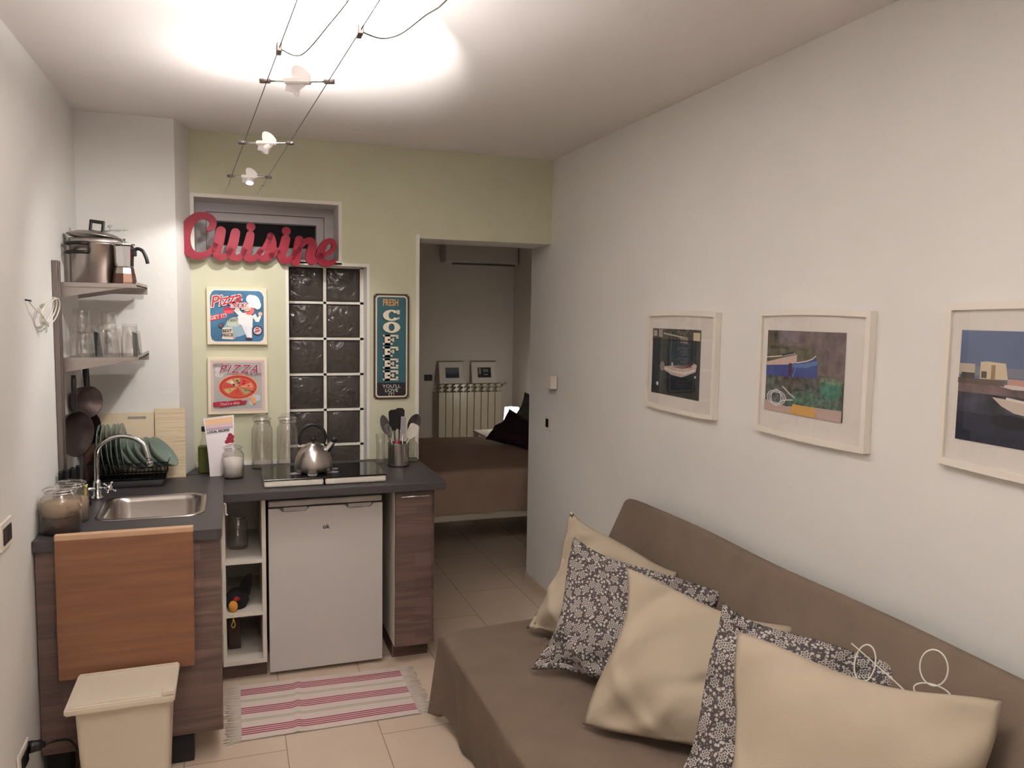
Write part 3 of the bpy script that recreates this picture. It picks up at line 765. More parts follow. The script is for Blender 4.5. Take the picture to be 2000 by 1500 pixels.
# ---- jars on the left end of the worktop
def clip_jar(x, y, R_, h, label, fill=None, fh=.3, z=ZT, name='glass_jar', group=None, fill2=None):
    t = thing(name, label, 'jar', (x, y, z), group)
    neck = R_*.74
    part('glass_body', MB().lathe([(0, 0), (R_*.93, 0), (R_, .008), (R_, h*.66), (R_*.95, h*.74), (neck, h*.82), (neck, h*.88), (neck-.003, h*.88), (neck-.003, h*.82), (R_*.93, h*.73), (R_-.003, h*.65), (R_-.003, .01), (0, .006)], (x, y, z), 32), m_glassd, t)
    part('lid', MB().lathe([(neck+.004, h*.885), (neck+.006, h*.90), (neck+.006, h*.93), (neck*.9, h*.97), (neck*.5, h), (0, h)], (x, y, z), 32), m_glassd, t)
    b = MB(); b.lathe([(neck+.001, h*.84), (neck+.004, h*.85), (neck+.001, h*.86)], (x, y, z), 28)
    ring = [(x+(neck+.008)*math.cos(a), y+(neck+.008)*math.sin(a), z+h*.915) for a in [2*PI*k/24 for k in range(24)]]
    b.tube(ring, .0016, 6, closed=True)
    b.tube([(x+neck*.7+.004, y-neck*.7-.004, z+h*.915), (x+neck*.7+.012, y-neck*.7-.012, z+h*.87), (x+neck*.72+.008, y-neck*.72-.008, z+h*.80)], .0018, 6)
    part('wire_clip', b, m_chrome, t)
    if fill:
        b = MB(); b.lathe([(0, .008), (R_-.006, .009), (R_-.005, h*fh), (R_*.5, h*fh+.006), (0, h*fh+.009)], (x, y, z), 28); part('contents', b, fill, t)
    if fill2:
        b = MB(); b.lathe([(0, h*fh+.009), (R_-.006, h*fh+.003), (R_-.005, h*.64), (0, h*.66)], (x, y, z), 28); part('contents', b, fill2, t)
    return t
clip_jar(-.600, 3.235, .068, .175, 'clip-top glass jar of dark and pale food at the worktop front', m_coffee, .36, fill2=m_oats)
clip_jar(-.592, 3.385, .062, .165, 'second clip-top jar of pale grain behind the front one', m_oats, .55)
# knife stand
t = thing('knife_block', 'dark kitchen caddy with black-handled knives and scissors against left wall', 'knife block', (-.63, 3.60, ZT))
part('block', MB().rbox(-.672, -.585, 3.54, 3.66, ZT+.001, ZT+.09, .006), m_blackrub, t)
for k, (dx, dy) in enumerate(((-.028, -.035), (-.004, -.03), (.02, -.035), (-.02, .01), (.006, .014), (.026, .02))):
    b = MB(); b.rbox(-.630+dx-.008, -.630+dx+.008, 3.60+dy-.011, 3.60+dy+.011, ZT+.085, ZT+.165+.006*(k % 3), .005); part('knife_handle', b, m_black, t)
t = thing('scissors', 'yellow and black scissors standing in front of the knife caddy', 'scissors', (-.575, 3.565, ZT))
b = MB(); b.tube([(-.572, 3.56, ZT+.08), (-.567, 3.558, ZT+.105), (-.571, 3.557, ZT+.06), (-.571, 3.558, ZT+.045)], .005, 8, smooth_path=4); part('handle', b, m_yellow, t)
b = MB(); b.quadbox([(-.578, 3.56, ZT+.001), (-.572, 3.56, ZT+.001), (-.568, 3.56, ZT+.06), (-.578, 3.56, ZT+.06)], (0, .002, 0)); part('blade', b, m_steel, t)
b = MB(); b.rbox(-.650, -.600, 3.49, 3.52, ZT+.001, ZT+.105, .012); solo('bottle', b, m_blackrub, 'small black bottle between jar and knife caddy', 'bottle')
solo('soap_bottle', MB().lathe([(0, 0), (.022, 0), (.024, .006), (.024, .035), (.016, .048), (.008, .052), (.008, .062), (0, .062)], (-.585, 3.64, ZT), 20), mat('dark_red_glass', (38, 15, 22), .3), 'small dark red bottle beside the tap', 'bottle')

# ---- things along the back of the right worktop
t = thing('oil_bottle', 'square green glass oil bottle behind the recipe leaflet', 'bottle', (-.136, 4.235, ZT))
bx, by = -.138, 4.235
part('glass_body', MB().rbox(bx-.03, bx+.03, by-.025, by+.025, ZT+.001, ZT+.14, .006), thin_glass('olive_glass', (120, 128, 60), .03, .45, (96, 104, 50)), t)
part('contents', MB().rbox(bx-.026, bx+.026, by-.021, by+.021, ZT+.004, ZT+.035, .004), m_oily, t)
part('neck', MB().lathe([(.024, .14), (.02, .16), (.01, .185), (.01, .215), (0, .215)], (bx, by, ZT), 18), m_glassd, t)
part('cap', MB().lathe([(.013, .212), (.013, .236), (0, .237)], (bx, by, ZT), 16), m_blackrub, t)
# leaflet, curving backwards
t = thing('leaflet', 'white recipe leaflet with sunset band and red berries, propped upright', 'leaflet', (-.06, 4.13, ZT))
lo, lr = Vector((-.112, 4.128, ZT+.001)), Vector((1, 0, 0))
def leaf_pt(a, bv, d=0):
    w_ = .103+.04*bv; y = 4.128+.03*(1-bv)**1.5*0+.035*bv*bv
    return (-.112-.027*bv**1.5+w_*a, y-d, ZT+.001+.285*bv+.015*a*bv)
b = MB(); b.recalc = False
b.grid(lambda u, v: leaf_pt(u, v), 6, 14); b.grid(lambda u, v: leaf_pt(1-u, v, -.0008), 6, 14)
sheet = part('sheet', b, m_paper, t)
def leaf_patch(col, a0, a1, b0, b1, d=.0006):
    b = MB(); b.recalc = False; b.grid(lambda u, v: leaf_pt(a0+(a1-a0)*u, b0+(b1-b0)*v, d), 4, 6); return part('printed_band', b, mat('leaflet_ink', col, .6), sheet)
leaf_patch((232, 190, 150), .04, .96, .88, .975); leaf_patch((214, 186, 190), .04, .96, .82, .88); leaf_patch((178, 156, 172), .04, .96, .79, .82)
b = MB(); b.recalc = False
for (u_, v_, r_) in ((.86, .67, .011), (.93, .64, .011), (.80, .62, .010), (.90, .60, .012), (.82, .58, .011), (.74, .57, .010), (.94, .57, .009)):
    ww_ = .103+.04*v_
    b.poly([leaf_pt(u_+r_/ww_*math.cos(a), v_+r_/.285*math.sin(a), .0009+.0001*u_) for a in [2*PI*k/12 for k in range(12)]])
part('berry_print', b, mat('berry_red', (140, 24, 40), .6), sheet)
pl = Plane3(leaf_pt(0, .73), (1, 0, .09), (0, .08, 1), .143, .03)
b = MB(); text_on(b, 'LOCAL RECIPES', pl, .42, .3, .0165, .0040, offset=.0006, width=.9); part('lettering', b, m_black, sheet)
# salt jar
clip_jar(-.003, 4.075, .052, .165, 'squat clip-top jar of white salt in front of leaflet', m_salt, .58)
# tall empty jars
clip_jar(.142, 4.285, .054, .285, 'tall empty clip-top jar, left of the two by the hob', group='tall storage jars beside the hob')
clip_jar(.268, 4.285, .054, .285, 'tall empty clip-top jar right beside the glass blocks', group='tall storage jars beside the hob')

# hob
t = thing('induction_hob', 'double portable black glass hob on two white bases', 'hob', (.42, 3.95, ZT))
for (a, c) in ((.132, .402), (.410, .700)): part('base', MB().rbox(a, c, 3.785, 4.115, ZT+.002, ZT+.033, .008, 3), m_plast, t)
part('glass_plate', MB().rbox(.130, .702, 3.782, 4.118, ZT+.033, ZT+.040, .002), m_hob, t)
HZ = ZT+.040
# silver pad under kettle
t = thing('trivet', 'flat silver grey pad with pointed flaps under the kettle', 'trivet', (.37, 3.94, HZ))
b = MB()
for k, a in enumerate((-2.75, -1.75, -.55, .25, 1.3)):
    d = Vector((math.cos(a), math.sin(a), 0)); s_v = Vector((-d.y, d.x, 0)); c = Vector((.37, 3.94, HZ+.0006))
    b.quadbox([c+d*.05-s_v*.028, c+d*.125-s_v*.012, c+d*.125+s_v*.022, c+d*.05+s_v*.028], (0, 0, .0015))
b.lathe([(0, .0006), (.07, .0006), (.07, .002), (0, .002)], (.37, 3.94, HZ), 24)
part('pad', b, m_silver, t)
# kettle
kx, ky, kz = .370, 3.94, HZ+.0025
t = thing('kettle', 'brushed steel whistling kettle with black loop handle on hob', 'kettle', (kx, ky, kz))
part('body', MB().lathe([(0, 0), (.085, 0), (.090, .006), (.091, .03), (.086, .065), (.072, .096), (.052, .118), (.030, .132), (.028, .134), (0, .134)], (kx, ky, kz), 48), m_steel, t)
ld = part('lid', MB().lathe([(.034, .130), (.030, .136), (.012, .143), (0, .145)], (kx, ky, kz), 32), m_steel, t)
part('knob', MB().lathe([(.006, .142), (.006, .148), (.013, .152), (.014, .162), (.008, .168), (0, .169)], (kx, ky, kz), 18), m_black, ld)
b = MB(); pts = []
for k in range(15):
    a = PI*1.18-PI*1.36*k/14; pts.append((kx-.005+.062*math.cos(a), ky, kz+.165+.063*math.sin(a)))
b.tube(pts, .0085, 10, smooth_path=2); part('handle', b, m_black, t)
sp = part('spout', MB().tube([(kx+.055, ky-.012, kz+.095), (kx+.08, ky-.018, kz+.125), (kx+.094, ky-.021, kz+.145)], [.017, .016, .014, .013], 14, smooth_path=3), m_chrome, t)
part('whistle', MB().tube([(kx+.090, ky-.02, kz+.140), (kx+.104, ky-.023, kz+.162)], .014, 14), m_black, sp)

# utensil holder
ux, uy = .838, 4.175
t = thing('utensil_holder', 'perforated steel cylinder for cooking tools at worktop right end', 'utensil holder', (ux, uy, ZT))
b = MB(); n = 48; rows = 22; Rr = .056; hh = .118
V = [[b.bm.verts.new((ux+Rr*math.cos(2*PI*k/n), uy+Rr*math.sin(2*PI*k/n), ZT+.006+hh*j/rows)) for k in range(n)] for j in range(rows+1)]
for j in range(rows):
    for k in range(n):
        if j % 2 == 1 and 2 < j < 20 and k % 2 == 0 and (k//8) % 3 != 1: continue
        f = b._f([V[j][k], V[j][(k+1) % n], V[j+1][(k+1) % n], V[j+1][k]]); f.smooth = True
b.tube([(ux+Rr*math.cos(2*PI*k/24), uy+Rr*math.sin(2*PI*k/24), ZT+hh+.006) for k in range(24)], .002, 6, closed=True)
b.recalc = False
part('cylinder', b, m_steel, t); part('shade_sleeve', MB().lathe([(0, .008), (.0525, .008), (.0525, .112), (.0515, .112), (.0515, .010), (0, .010)], (ux, uy, ZT), 32), m_blackrub, t); part('base_ring', MB().lathe([(0, 0), (.059, 0), (.059, .008), (0, .008)], (ux, uy, ZT+.0005), 32), m_blackrub, t)  # dark inner sleeve added to imitate the shade seen through the holes
def tool(label, top, base, kind, m_h):
    T, B_ = Vector(top), Vector(base); t = thing('kitchen_tool', label, 'utensil', base, 'cooking tools in the perforated holder')
    d = (T-B_).normalized(); s_v = d.cross(Vector((0, 1, 0))).normalized(); nrm = s_v.cross(d)
    part('handle', MB().tube([B_, B_+(T-B_)*.6], .004, 8), m_h, t)
    b = MB(); L_ = (T-B_).length; h0 = B_+d*L_*.6; L2 = L_*.4
    if kind == 'spoon' or kind == 'spatula' or kind == 'ladle':
        w_ = {'spoon': .024, 'spatula': .026, 'ladle': .034}[kind]; cup = {'spoon': .008, 'spatula': .001, 'ladle': .022}[kind]
        prof = (lambda v: math.sin(PI*min(1, max(0, .04+v*.95)))**.5) if kind != 'spatula' else (lambda v: min(1, .35+v*2)*(1 if v < .88 else max(.55, math.sqrt(max(0, 1-((v-.88)/.13)**2)))))
        b.grid(lambda u, v: h0+d*L2*v+s_v*(u-.5)*2*w_*prof(v)+nrm*cup*(1-(2*u-1)**2)*math.sin(PI*v), 8, 12)
        b.grid(lambda u, v: h0+d*L2*v+s_v*(.5-u)*2*w_*prof(v)+nrm*(cup*(1-(2*u-1)**2)*math.sin(PI*v)+.002), 8, 12)
    if kind == 'whisk':
        for k in range(6):
            a = PI*k/6; q = s_v*math.cos(a)+nrm*math.sin(a)
            b.tube([h0, h0+d*L2*.35+q*.016, h0+d*L2*.8+q*.022, h0+d*L2, h0+d*L2*.8-q*.022, h0+d*L2*.35-q*.016, h0], .0012, 5, smooth_path=4)
    if kind == 'grater':
        b.quadbox([h0-s_v*.014-d*.03, h0+s_v*.014-d*.03, h0+s_v*.014+d*L2, h0-s_v*.014+d*L2], nrm*.002)
    part('head', b, m_alu if kind == 'grater' else m_h, t)
    if kind == 'grater':
        b = MB()
        for i in range(9):
            for j in range(3):
                c = h0+d*(L2*(.08+.1*i))+s_v*(-.009+.009*j)+nrm*-.0006
                b.quadbox([c-s_v*.003, c-d*.002, c+s_v*.003, c+d*.003], nrm*.0004)
        part('teeth', b, m_black, t)
grey_n = mat('grey_nylon', (74, 68, 66), .45)
tool('dark nylon spoon leaning left out of the holder', (ux-.085, uy+.01, ZT+.275), (ux-.015, uy, ZT+.02), 'spoon', grey_n)
tool('black slotted turner standing tallest in the holder', (ux-.03, uy-.005, ZT+.305), (ux-.01, uy+.01, ZT+.02), 'spatula', m_black)
tool('black spatula just right of the tallest turner', (ux+.012, uy+.022, ZT+.31), (ux+.005, uy+.022, ZT+.02), 'spatula', m_black)
tool('steel hand grater with small teeth in the holder', (ux+.022, uy-.03, ZT+.27), (ux+.012, uy-.03, ZT+.03), 'grater', m_steel)
tool('white nylon spatula leaning right out of the holder', (ux+.09, uy-.012, ZT+.225), (ux+.0, uy-.02, ZT+.03), 'spatula', m_plast)
tool('dark ladle leaning far right out of the holder', (ux+.108, uy+.012, ZT+.275), (ux+.012, uy+.01, ZT+.03), 'ladle', grey_n)
tool('thin steel whisk between the dark spoon and turner', (ux-.055, uy+.02, ZT+.23), (ux-.012, uy+.02, ZT+.03), 'whisk', m_steel)
b = MB(); b.tube([(ux-.012, uy-.035, ZT+.03), (ux-.014, uy-.037, ZT+.145)], .015, 12); solo('can_opener', b, mat('dark_red_plastic', (120, 40, 44), .4), 'dark red handled opener in front of holder rim', 'utensil', 'cooking tools in the perforated holder')
# glass vase at left and bottle at right of the holder
t = solo('glass_vase', MB().lathe([(0, 0), (.024, 0), (.026, .006), (.022, .08), (.026, .165), (.024, .165), (.020, .08), (.023, .01), (0, .008)], (.755, 4.25, ZT), 24), m_glassd, 'slim clear glass vase between glass blocks and utensil holder', 'vase')
t = solo('glass_bottle', MB().lathe([(0, 0), (.028, 0), (.030, .006), (.030, .10), (.018, .125), (.012, .14), (.012, .165), (.010, .165), (.016, .12), (.027, .1), (.027, .01), (0, .008)], (.935, 4.27, ZT), 24), m_glassd, 'clear glass bottle in the corner right of utensil holder', 'bottle')

# contents of the open cabinet
clip_jar(.015, 4.02, .048, .17, 'dim glass jar in the top compartment of open cabinet', z=.5885)
t = thing('hen_figure', 'small black felt hen with orange face and hanging cord, middle compartment', 'ornament', (.0, 3.86, .3365))
b = MB(); b.lathe([(0, 0), (.04, .0), (.055, .03), (.052, .06), (.03, .085), (0, .095)], (.005, 3.89, .3365), 20); b.lathe([(.030, 0), (.026, .05), (.012, .09), (0, .11)], (.035, 3.90, .395), 12, (.35, 0, 1), squash=.4); part('body', b, mat('black_felt', (20, 17, 20), .95), t)
part('face', MB().lathe([(0, 0), (.016, .004), (.021, .02), (.020, .035), (.012, .048), (0, .052)], (-.012, 3.828, .338), 16), m_orange, t)
part('comb', MB().lathe([(0, 0), (.014, .004), (.016, .014), (0, .024)], (.004, 3.84, .382), 12), m_redd, t)
b = MB(); b.tube([(-.014, 3.806, .345), (-.012, 3.795, .31), (-.02, 3.794, .285), (-.012, 3.794, .272), (-.004, 3.794, .285), (-.010, 3.795, .31)], .0015, 6, smooth_path=4); part('cord', b, m_yellow, t)
b = MB(); b.rbox(-.036, .02, 3.95, 4.05, .1045, .28, .004); solo('box', b, mat('dark_brown_box', (58, 40, 38), .7), 'dark brown box in the bottom compartment of open cabinet', 'box')
b = MB(); b.tube([(-.043, 3.62, .90), (-.036, 3.62, .90), (-.036, 3.62, .86), (-.030, 3.62, .852)], .003, 8, smooth_path=3); b.lathe([(0, -.004), (.005, 0), (0, .005)], (-.030, 3.62, .852), 8); solo('hook', b, m_plast, 'tiny white hook on right edge of the sink worktop', 'hook')

# ================================================================ WALL ITEMS
# red Cuisine sign: thick script strokes, turned so that its right end stands in the niche
t = thing('word_sign', 'big red script sign reading Cuisine mounted across the window niche', 'sign', (.15, 4.4, 2.022))
strokes = [
 ([(368, 262), (412, 228), (420, 170), (385, 125), (310, 108), (235, 128), (160, 205), (115, 310), (108, 420), (140, 515), (200, 565), (280, 572), (350, 545), (410, 490), (450, 420)],
  [40, 62, 66, 66, 66, 76, 96, 108, 108, 96, 78, 66, 58, 52, 46]),
 ([(505, 275), (480, 400), (455, 500), (470, 565), (520, 580), (575, 545), (620, 470)], [92, 96, 92, 78, 62, 50, 46]),
 ([(668, 285), (640, 410), (612, 505), (630, 565), (690, 580), (740, 540), (780, 470)], [88, 94, 92, 80, 62, 50, 46]),
 ([(836, 300), (815, 400), (785, 500), (800, 570), (860, 585), (910, 545), (960, 470)], [78, 90, 90, 80, 62, 52, 46]),
 ([(925, 530), (1000, 440), (1050, 345), (1075, 300)], [46, 46, 52, 60]),
 ([(1072, 305), (1085, 390), (1075, 480), (1040, 545), (985, 575), (935, 565)], [70, 88, 90, 86, 66, 46]),
 ([(1050, 545), (1110, 520), (1170, 470)], [60, 48, 46]),
 ([(1248, 330), (1222, 430), (1195, 510), (1210, 575), (1270, 585), (1330, 540), (1372, 470)], [88, 92, 90, 80, 62, 52, 46]),
 ([(1408, 330), (1388, 450), (1362, 600)], [84, 88, 88]),
 ([(1378, 500), (1430, 400), (1490, 345), (1550, 340), (1568, 400), (1545, 490), (1535, 555), (1570, 590), (1625, 560), (1665, 490)], [46, 48, 58, 78, 88, 90, 84, 64, 50, 46]),
 ([(1650, 520), (1740, 490), (1815, 430), (1835, 365), (1795, 325), (1735, 345), (1680, 430), (1660, 520), (1690, 590), (1760, 605), (1830, 575)], [44, 44, 46, 50, 54, 60, 76, 84, 78, 62, 50]),
]
A0 = Vector((-.236, 4.325, 1.994)); A1 = Vector((.536, 4.386, 1.994)); dirS = (A1-A0); Lw = dirS.length; dirS.normalize(); nS = Vector((dirS.y, -dirS.x, 0)); S = Lw/1800
def sg(x, y, d=0): return A0+dirS*((x-60)*S)+Vector((0, 0, 1))*((628-y)*S)+nS*d
b = MB()
for pts, ws in strokes:
    P = catmull([Vector((x, y, 0)) for x, y in pts], 5); n = len(P)
    W = [1.2*v_ for v_ in [ws[min(int(i/5), len(ws)-1)]*(1-(i/5-int(i/5)))+ws[min(int(i/5)+1, len(ws)-1)]*(i/5-int(i/5)) for i in range(n)]]
    Lp, Rp = [], []
    for i in range(n):
        tg = (P[min(i+1, n-1)]-P[max(i-1, 0)]).normalized(); q = Vector((-tg.y, tg.x, 0))*W[i]/2
        Lp.append(P[i]+q); Rp.append(P[i]-q)
    F = [[b.bm.verts.new(sg(p.x, p.y, d)) for p in arr] for arr in (Lp, Rp) for d in (.016, -.012)]
    lf, lb, rf, rb = F
    for i in range(n-1):
        b._f([lf[i], lf[i+1], rf[i+1], rf[i]]); b._f([lb[i], rb[i], rb[i+1], lb[i+1]]); b._f([lf[i], lb[i], lb[i+1], lf[i+1]]); b._f([rf[i], rf[i+1], rb[i+1], rb[i]])
    for e, w_ in ((P[0], W[0]), (P[-1], W[-1])):
        b.quadbox([sg(e.x+w_/2*math.cos(a), e.y+w_/2*math.sin(a), -.012) for a in [2*PI*k/16 for k in range(16)]], nS*.0279)
part('lettering', b, m_redsign, t)
for (x, y) in ((842, 205), (1255, 235)):
    b = MB(); b.quadbox([sg(x+52*math.cos(a), y+52*math.sin(a), -.012) for a in [2*PI*k/24 for k in range(24)]], nS*.0285)
    b.quadbox([sg(x-20, y+30, -.01), sg(x+20, y+30, -.01), sg(x+15, y+85, -.01), sg(x-25, y+85, -.01)], nS*.026)
    part('dot', b, m_redsign, t)

# square pizza prints
def canvas(label, x, z, s, th=.028):
    t = thing('wall_print', label, 'picture', (x+s/2, YB-.01, z))
    part('panel', MB().rbox(x, x+s, YB-th, YB-.001, z, z+s, .002), mat('print_edge_cream', (236, 222, 196), .6), t)
    return t, Plane3((x, YB-th, z), (1, 0, 0), (0, 0, 1), s, s)
def letter_part(par, pl, body, a, b_, size, d, col, **kw):
    b = MB(); b.recalc = False; text_on(b, body, pl, a, b_, size, d, **kw); return part('lettering', b, mat('print_lettering', col, .55), par)
t, pl = canvas('blue vintage pizza print with a white-hatted cook on green wall', -.119, 1.568, .296)
notch = []
m_ = .055
notched = [(m_+.07, m_), (1-m_-.07, m_), (1-m_-.02, m_+.03), (1-m_, m_+.1), (1-m_, 1-m_-.1), (1-m_-.03, 1-m_-.03), (1-m_-.08, 1-m_), (m_+.07, 1-m_), (m_+.03, 1-m_-.03), (m_, 1-m_-.1), (m_, m_+.1), (m_+.02, m_+.03)]
def grow(pts, k): return [(.5+(x-.5)*k, .5+(y-.5)*k) for x, y in pts]
blue = mat('print_blue', (62, 112, 146), .5, noise=.35, nscale=9)
sh_ = [((238, 232, 226), grow(notched, 1.035)), (blue, notched)]
sh_ += [((150, 178, 190), disc(.5, .30, .24, .16, rot=.3)), ((196, 205, 190), disc(.46, .40, .15, .08, rot=.2))]
# banner
sh_ += [((206, 64, 84), [(.055, .50), (.30, .56), (.30, .47), (.06, .40)]), ((222, 84, 98), [(.28, .60), (.44, .63), (.43, .55), (.28, .53)]), ((190, 44, 70), [(.27, .645), (.43, .67), (.43, .61), (.27, .59)])]
# sandwich board
sh_ += [((232, 218, 200), [(.24, .10), (.42, .09), (.41, .30), (.25, .30)]), ((190, 180, 170), [(.42, .09), (.465, .11), (.41, .30)])]
# cook: legs, coat, arm, head, moustache smile, hat
sh_ += [((236, 232, 238), [(.56, .36), (.64, .34), (.72, .14), (.66, .12)]), ((240, 238, 242), [(.64, .36), (.74, .36), (.74, .12), (.69, .12)]),
        ((70, 30, 40), disc(.69, .10, .06, .025)), ((246, 242, 242), [(.52, .36), (.75, .30), (.76, .50), (.70, .56), (.58, .56), (.48, .47)]),
        ((246, 242, 242), [(.44, .60), (.50, .64), (.62, .53), (.56, .47)]), ((246, 242, 242), [(.74, .50), (.82, .40), (.87, .42), (.80, .55)]), ((246, 242, 242), [(.79, .41), (.87, .52), (.90, .50), (.86, .40)]),
        ((236, 190, 170), disc(.885, .545, .035)), ((238, 214, 200), disc(.50, .615, .04)),
        ((228, 120, 110), disc(.70, .60, .085, .075)), ((240, 200, 180), disc(.665, .63, .06, .045)), ((60, 24, 30), disc(.665, .60, .045, .022)), ((250, 246, 240), disc(.665, .603, .035, .012)),
        ((250, 248, 250), disc(.78, .76, .10, .12, rot=.5)), ((250, 248, 250), disc(.72, .80, .07, .08)), ((250, 248, 250), disc(.84, .70, .06, .075)), ((236, 234, 240), [(.66, .68), (.72, .64), (.80, .72), (.72, .78)])]
# round stamp and dark bubble
sh_ += [((44, 34, 48), disc(.835, .25, .085)), ((214, 196, 200), disc(.835, .25, .068)), ((160, 60, 76), [(.79, .24), (.87, .27), (.87, .24), (.79, .21)]), ((160, 60, 76), [(.80, .29), (.86, .31), (.86, .285), (.80, .265)]),
        ((70, 60, 84), disc(.23, .335, .045)), ((110, 84, 104), disc(.22, .335, .028))]
art('print', pl, sh_, t)
k = .0085
letter_part(t, pl, 'Pizza', .30, .78, .078, k, (248, 236, 230), rot=.22, shear=.35, offset=.0045); letter_part(t, pl, 'Pizza', .30, .78, .078, k+.0004, (196, 52, 66), rot=.22, shear=.35, offset=.001)
letter_part(t, pl, 'Stop', .52, .70, .042, k, (240, 222, 220), rot=.06, shear=.3, offset=.004); letter_part(t, pl, 'Stop', .52, .70, .042, k+.0004, (196, 64, 78), rot=.06, shear=.3)
letter_part(t, pl, 'GET IT!', .185, .483, .026, k, (250, 226, 218), rot=.2, offset=.0006)
letter_part(t, pl, 'fresh', .405, .44, .030, k, (70, 74, 84), rot=.18, shear=.4)
letter_part(t, pl, 'BEST\nPRICE', .33, .205, .022, k, (50, 36, 40), rot=.04, offset=.0004)
t, pl = canvas('grey vintage print of a round sliced pizza, below the blue one', -.121, 1.203, .297)
gry = mat('print_grey', (176, 172, 168), .5, noise=.08, nscale=8)
sh_ = [((214, 190, 184), rect(.05, .05, .95, .95)), (gry, rect(.10, .09, .90, .91)),
       ((206, 202, 200), disc(.19, .70, .07, .05)), ((210, 206, 204), disc(.17, .79, .05, .05)), ((206, 206, 208), disc(.80, .28, .08, .06)), ((204, 200, 204), disc(.74, .20, .06, .05)),
       ((232, 160, 130), disc(.50, .48, .335, .225)), ((176, 60, 46), disc(.50, .48, .315, .208)), ((206, 92, 58), disc(.505, .475, .27, .172))]
sl = [((214, 190, 150), 2.0, 2.5), ((186, 160, 110), 1.4, 1.9), ((206, 70, 70), .6, 1.3), ((222, 140, 110), -.15, .5), ((176, 150, 110), -1.1, -.35), ((196, 74, 56), -2.2, -1.3), ((204, 170, 110), -2.9, -2.3), ((190, 70, 70), 2.6, 3.2)]
for c, a0, a1 in sl:
    sh_.append((c, [(.50, .48)]+[(.50+.245*math.cos(a0+(a1-a0)*q/6), .48+.155*math.sin(a0+(a1-a0)*q/6)) for q in range(7)]))
for (a, r_, c) in ((2.2, .17, (240, 234, 220)), (2.35, .1, (60, 30, 30)), (1.65, .18, (60, 26, 30)), (1.5, .12, (70, 30, 30)), (1.0, .19, (160, 20, 40)), (.8, .13, (160, 20, 40)), (-.7, .16, (120, 130, 90)), (-2.6, .16, (150, 140, 80)), (-1.7, .12, (180, 50, 40)), (.2, .18, (180, 80, 60))):
    sh_.append((c, disc(.50+r_*math.cos(a), .48+r_*.62*math.sin(a), .022, .016, 10)))
sh_ += [((90, 34, 30), [(.50, .48), (.76, .40), (.76, .385)]), ((230, 160, 110), [(.70, .30), (.78, .30), (.80, .20), (.74, .17)]),
        ((166, 30, 56), [(.08, .215), (.30, .235), (.30, .15), (.09, .14)]), ((166, 30, 56), [(.18, .215), (.55, .255), (.56, .175), (.19, .125)]), ((150, 24, 48), [(.52, .235), (.65, .24), (.62, .17), (.52, .165)])]
art('print', pl, sh_, t)
letter_part(t, pl, 'PIZZA', .51, .79, .060, k, (232, 190, 196), shear=.4, spacing=1.25, offset=.002); letter_part(t, pl, 'PIZZA', .505, .793, .060, k+.0004, (150, 30, 62), shear=.4, spacing=1.25)
letter_part(t, pl, 'HOT of', .22, .865, .024, k, (130, 60, 74)); letter_part(t, pl, 'ITALIAN', .76, .705, .022, k, (140, 84, 96))
letter_part(t, pl, "That's a slice", .355, .19, .019, k, (240, 214, 214), rot=.08, shear=.2)

# coffee sign (tin plate)
cx0, cz0, cw, chh = .742, 1.263, .199, .588
t = thing('coffee_sign', 'tall teal tin sign reading FRESH COFFEE beside the doorway', 'sign', (cx0+cw/2, YB-.01, cz0))
b = MB(); pts = rrect(cx0+cw/2, cz0+chh/2, cw/2, chh/2, .018, 5)
b.quadbox([(x, YB-.010, z) for x, z in pts], (0, .009, 0)); part('plate', b, mat('rusty_brown_rim', (74, 52, 44), .6, .3, noise=.3, nscale=60), t)
pl = Plane3((cx0, YB-.010, cz0), (1, 0, 0), (0, 0, 1), cw, chh)
def rr(x0_, z0_, x1_, z1_, r): 
    return [((x)/cw, (z)/chh) for x, z in rrect((x0_+x1_)/2, (z0_+z1_)/2, (x1_-x0_)/2, (z1_-z0_)/2, r, 5)]
sh_ = [((222, 212, 192), rr(.010, .010, cw-.010, chh-.010, .020)), ((40, 86, 94), rr(.018, .018, cw-.018, chh-.018, .014)),
       ((30, 26, 30), [(p[0], min(p[1], .158)) for p in rr(.018, .018, cw-.018, chh-.018, .014)])]
IV, DK = (232, 222, 200), (24, 30, 36)
def letter_polys(ch, x, z, W_, H_):
    out = []
    def R4(a, b0, c, d): out.append([(x+a*W_, z+b0*H_), (x+c*W_, z+b0*H_), (x+c*W_, z+d*H_), (x+a*W_, z+d*H_)])
    def arc_ring(a0, a1, ro, ri, wv=.30):
        N_ = 20
        for q in range(N_):
            A, B2 = a0+(a1-a0)*q/N_, a0+(a1-a0)*(q+1)/N_
            out.append([(x+W_*(.5+.5*math.cos(A)), z+H_*(.5+.5*math.sin(A))), (x+W_*(.5+.5*math.cos(B2)), z+H_*(.5+.5*math.sin(B2))), (x+W_*(.5+ri*math.cos(B2)), z+H_*(.5+ro*math.sin(B2))), (x+W_*(.5+ri*math.cos(A)), z+H_*(.5+ro*math.sin(A)))])
    if ch == 'O': arc_ring(0, 2*PI, .34, .17)
    if ch == 'C': arc_ring(.55, 2*PI-.55, .34, .17); R4(.80, .60, .97, .98); R4(.86, .18, .95, .34)
    if ch in 'FE':
        R4(.12, 0, .48, 1); R4(0, .82, .48, 1); R4(0, 0, .62 if ch == 'F' else .48, .18); R4(.3, .82, 1, 1); R4(.84, .62, 1, .9); R4(.3, .42, .66, .58); R4(.60, .32, .72, .68)
        if ch == 'E': R4(.3, 0, 1, .18); R4(.84, .1, 1, .38)
    return out
LW, LH, top_z = .098, .062, chh-.088
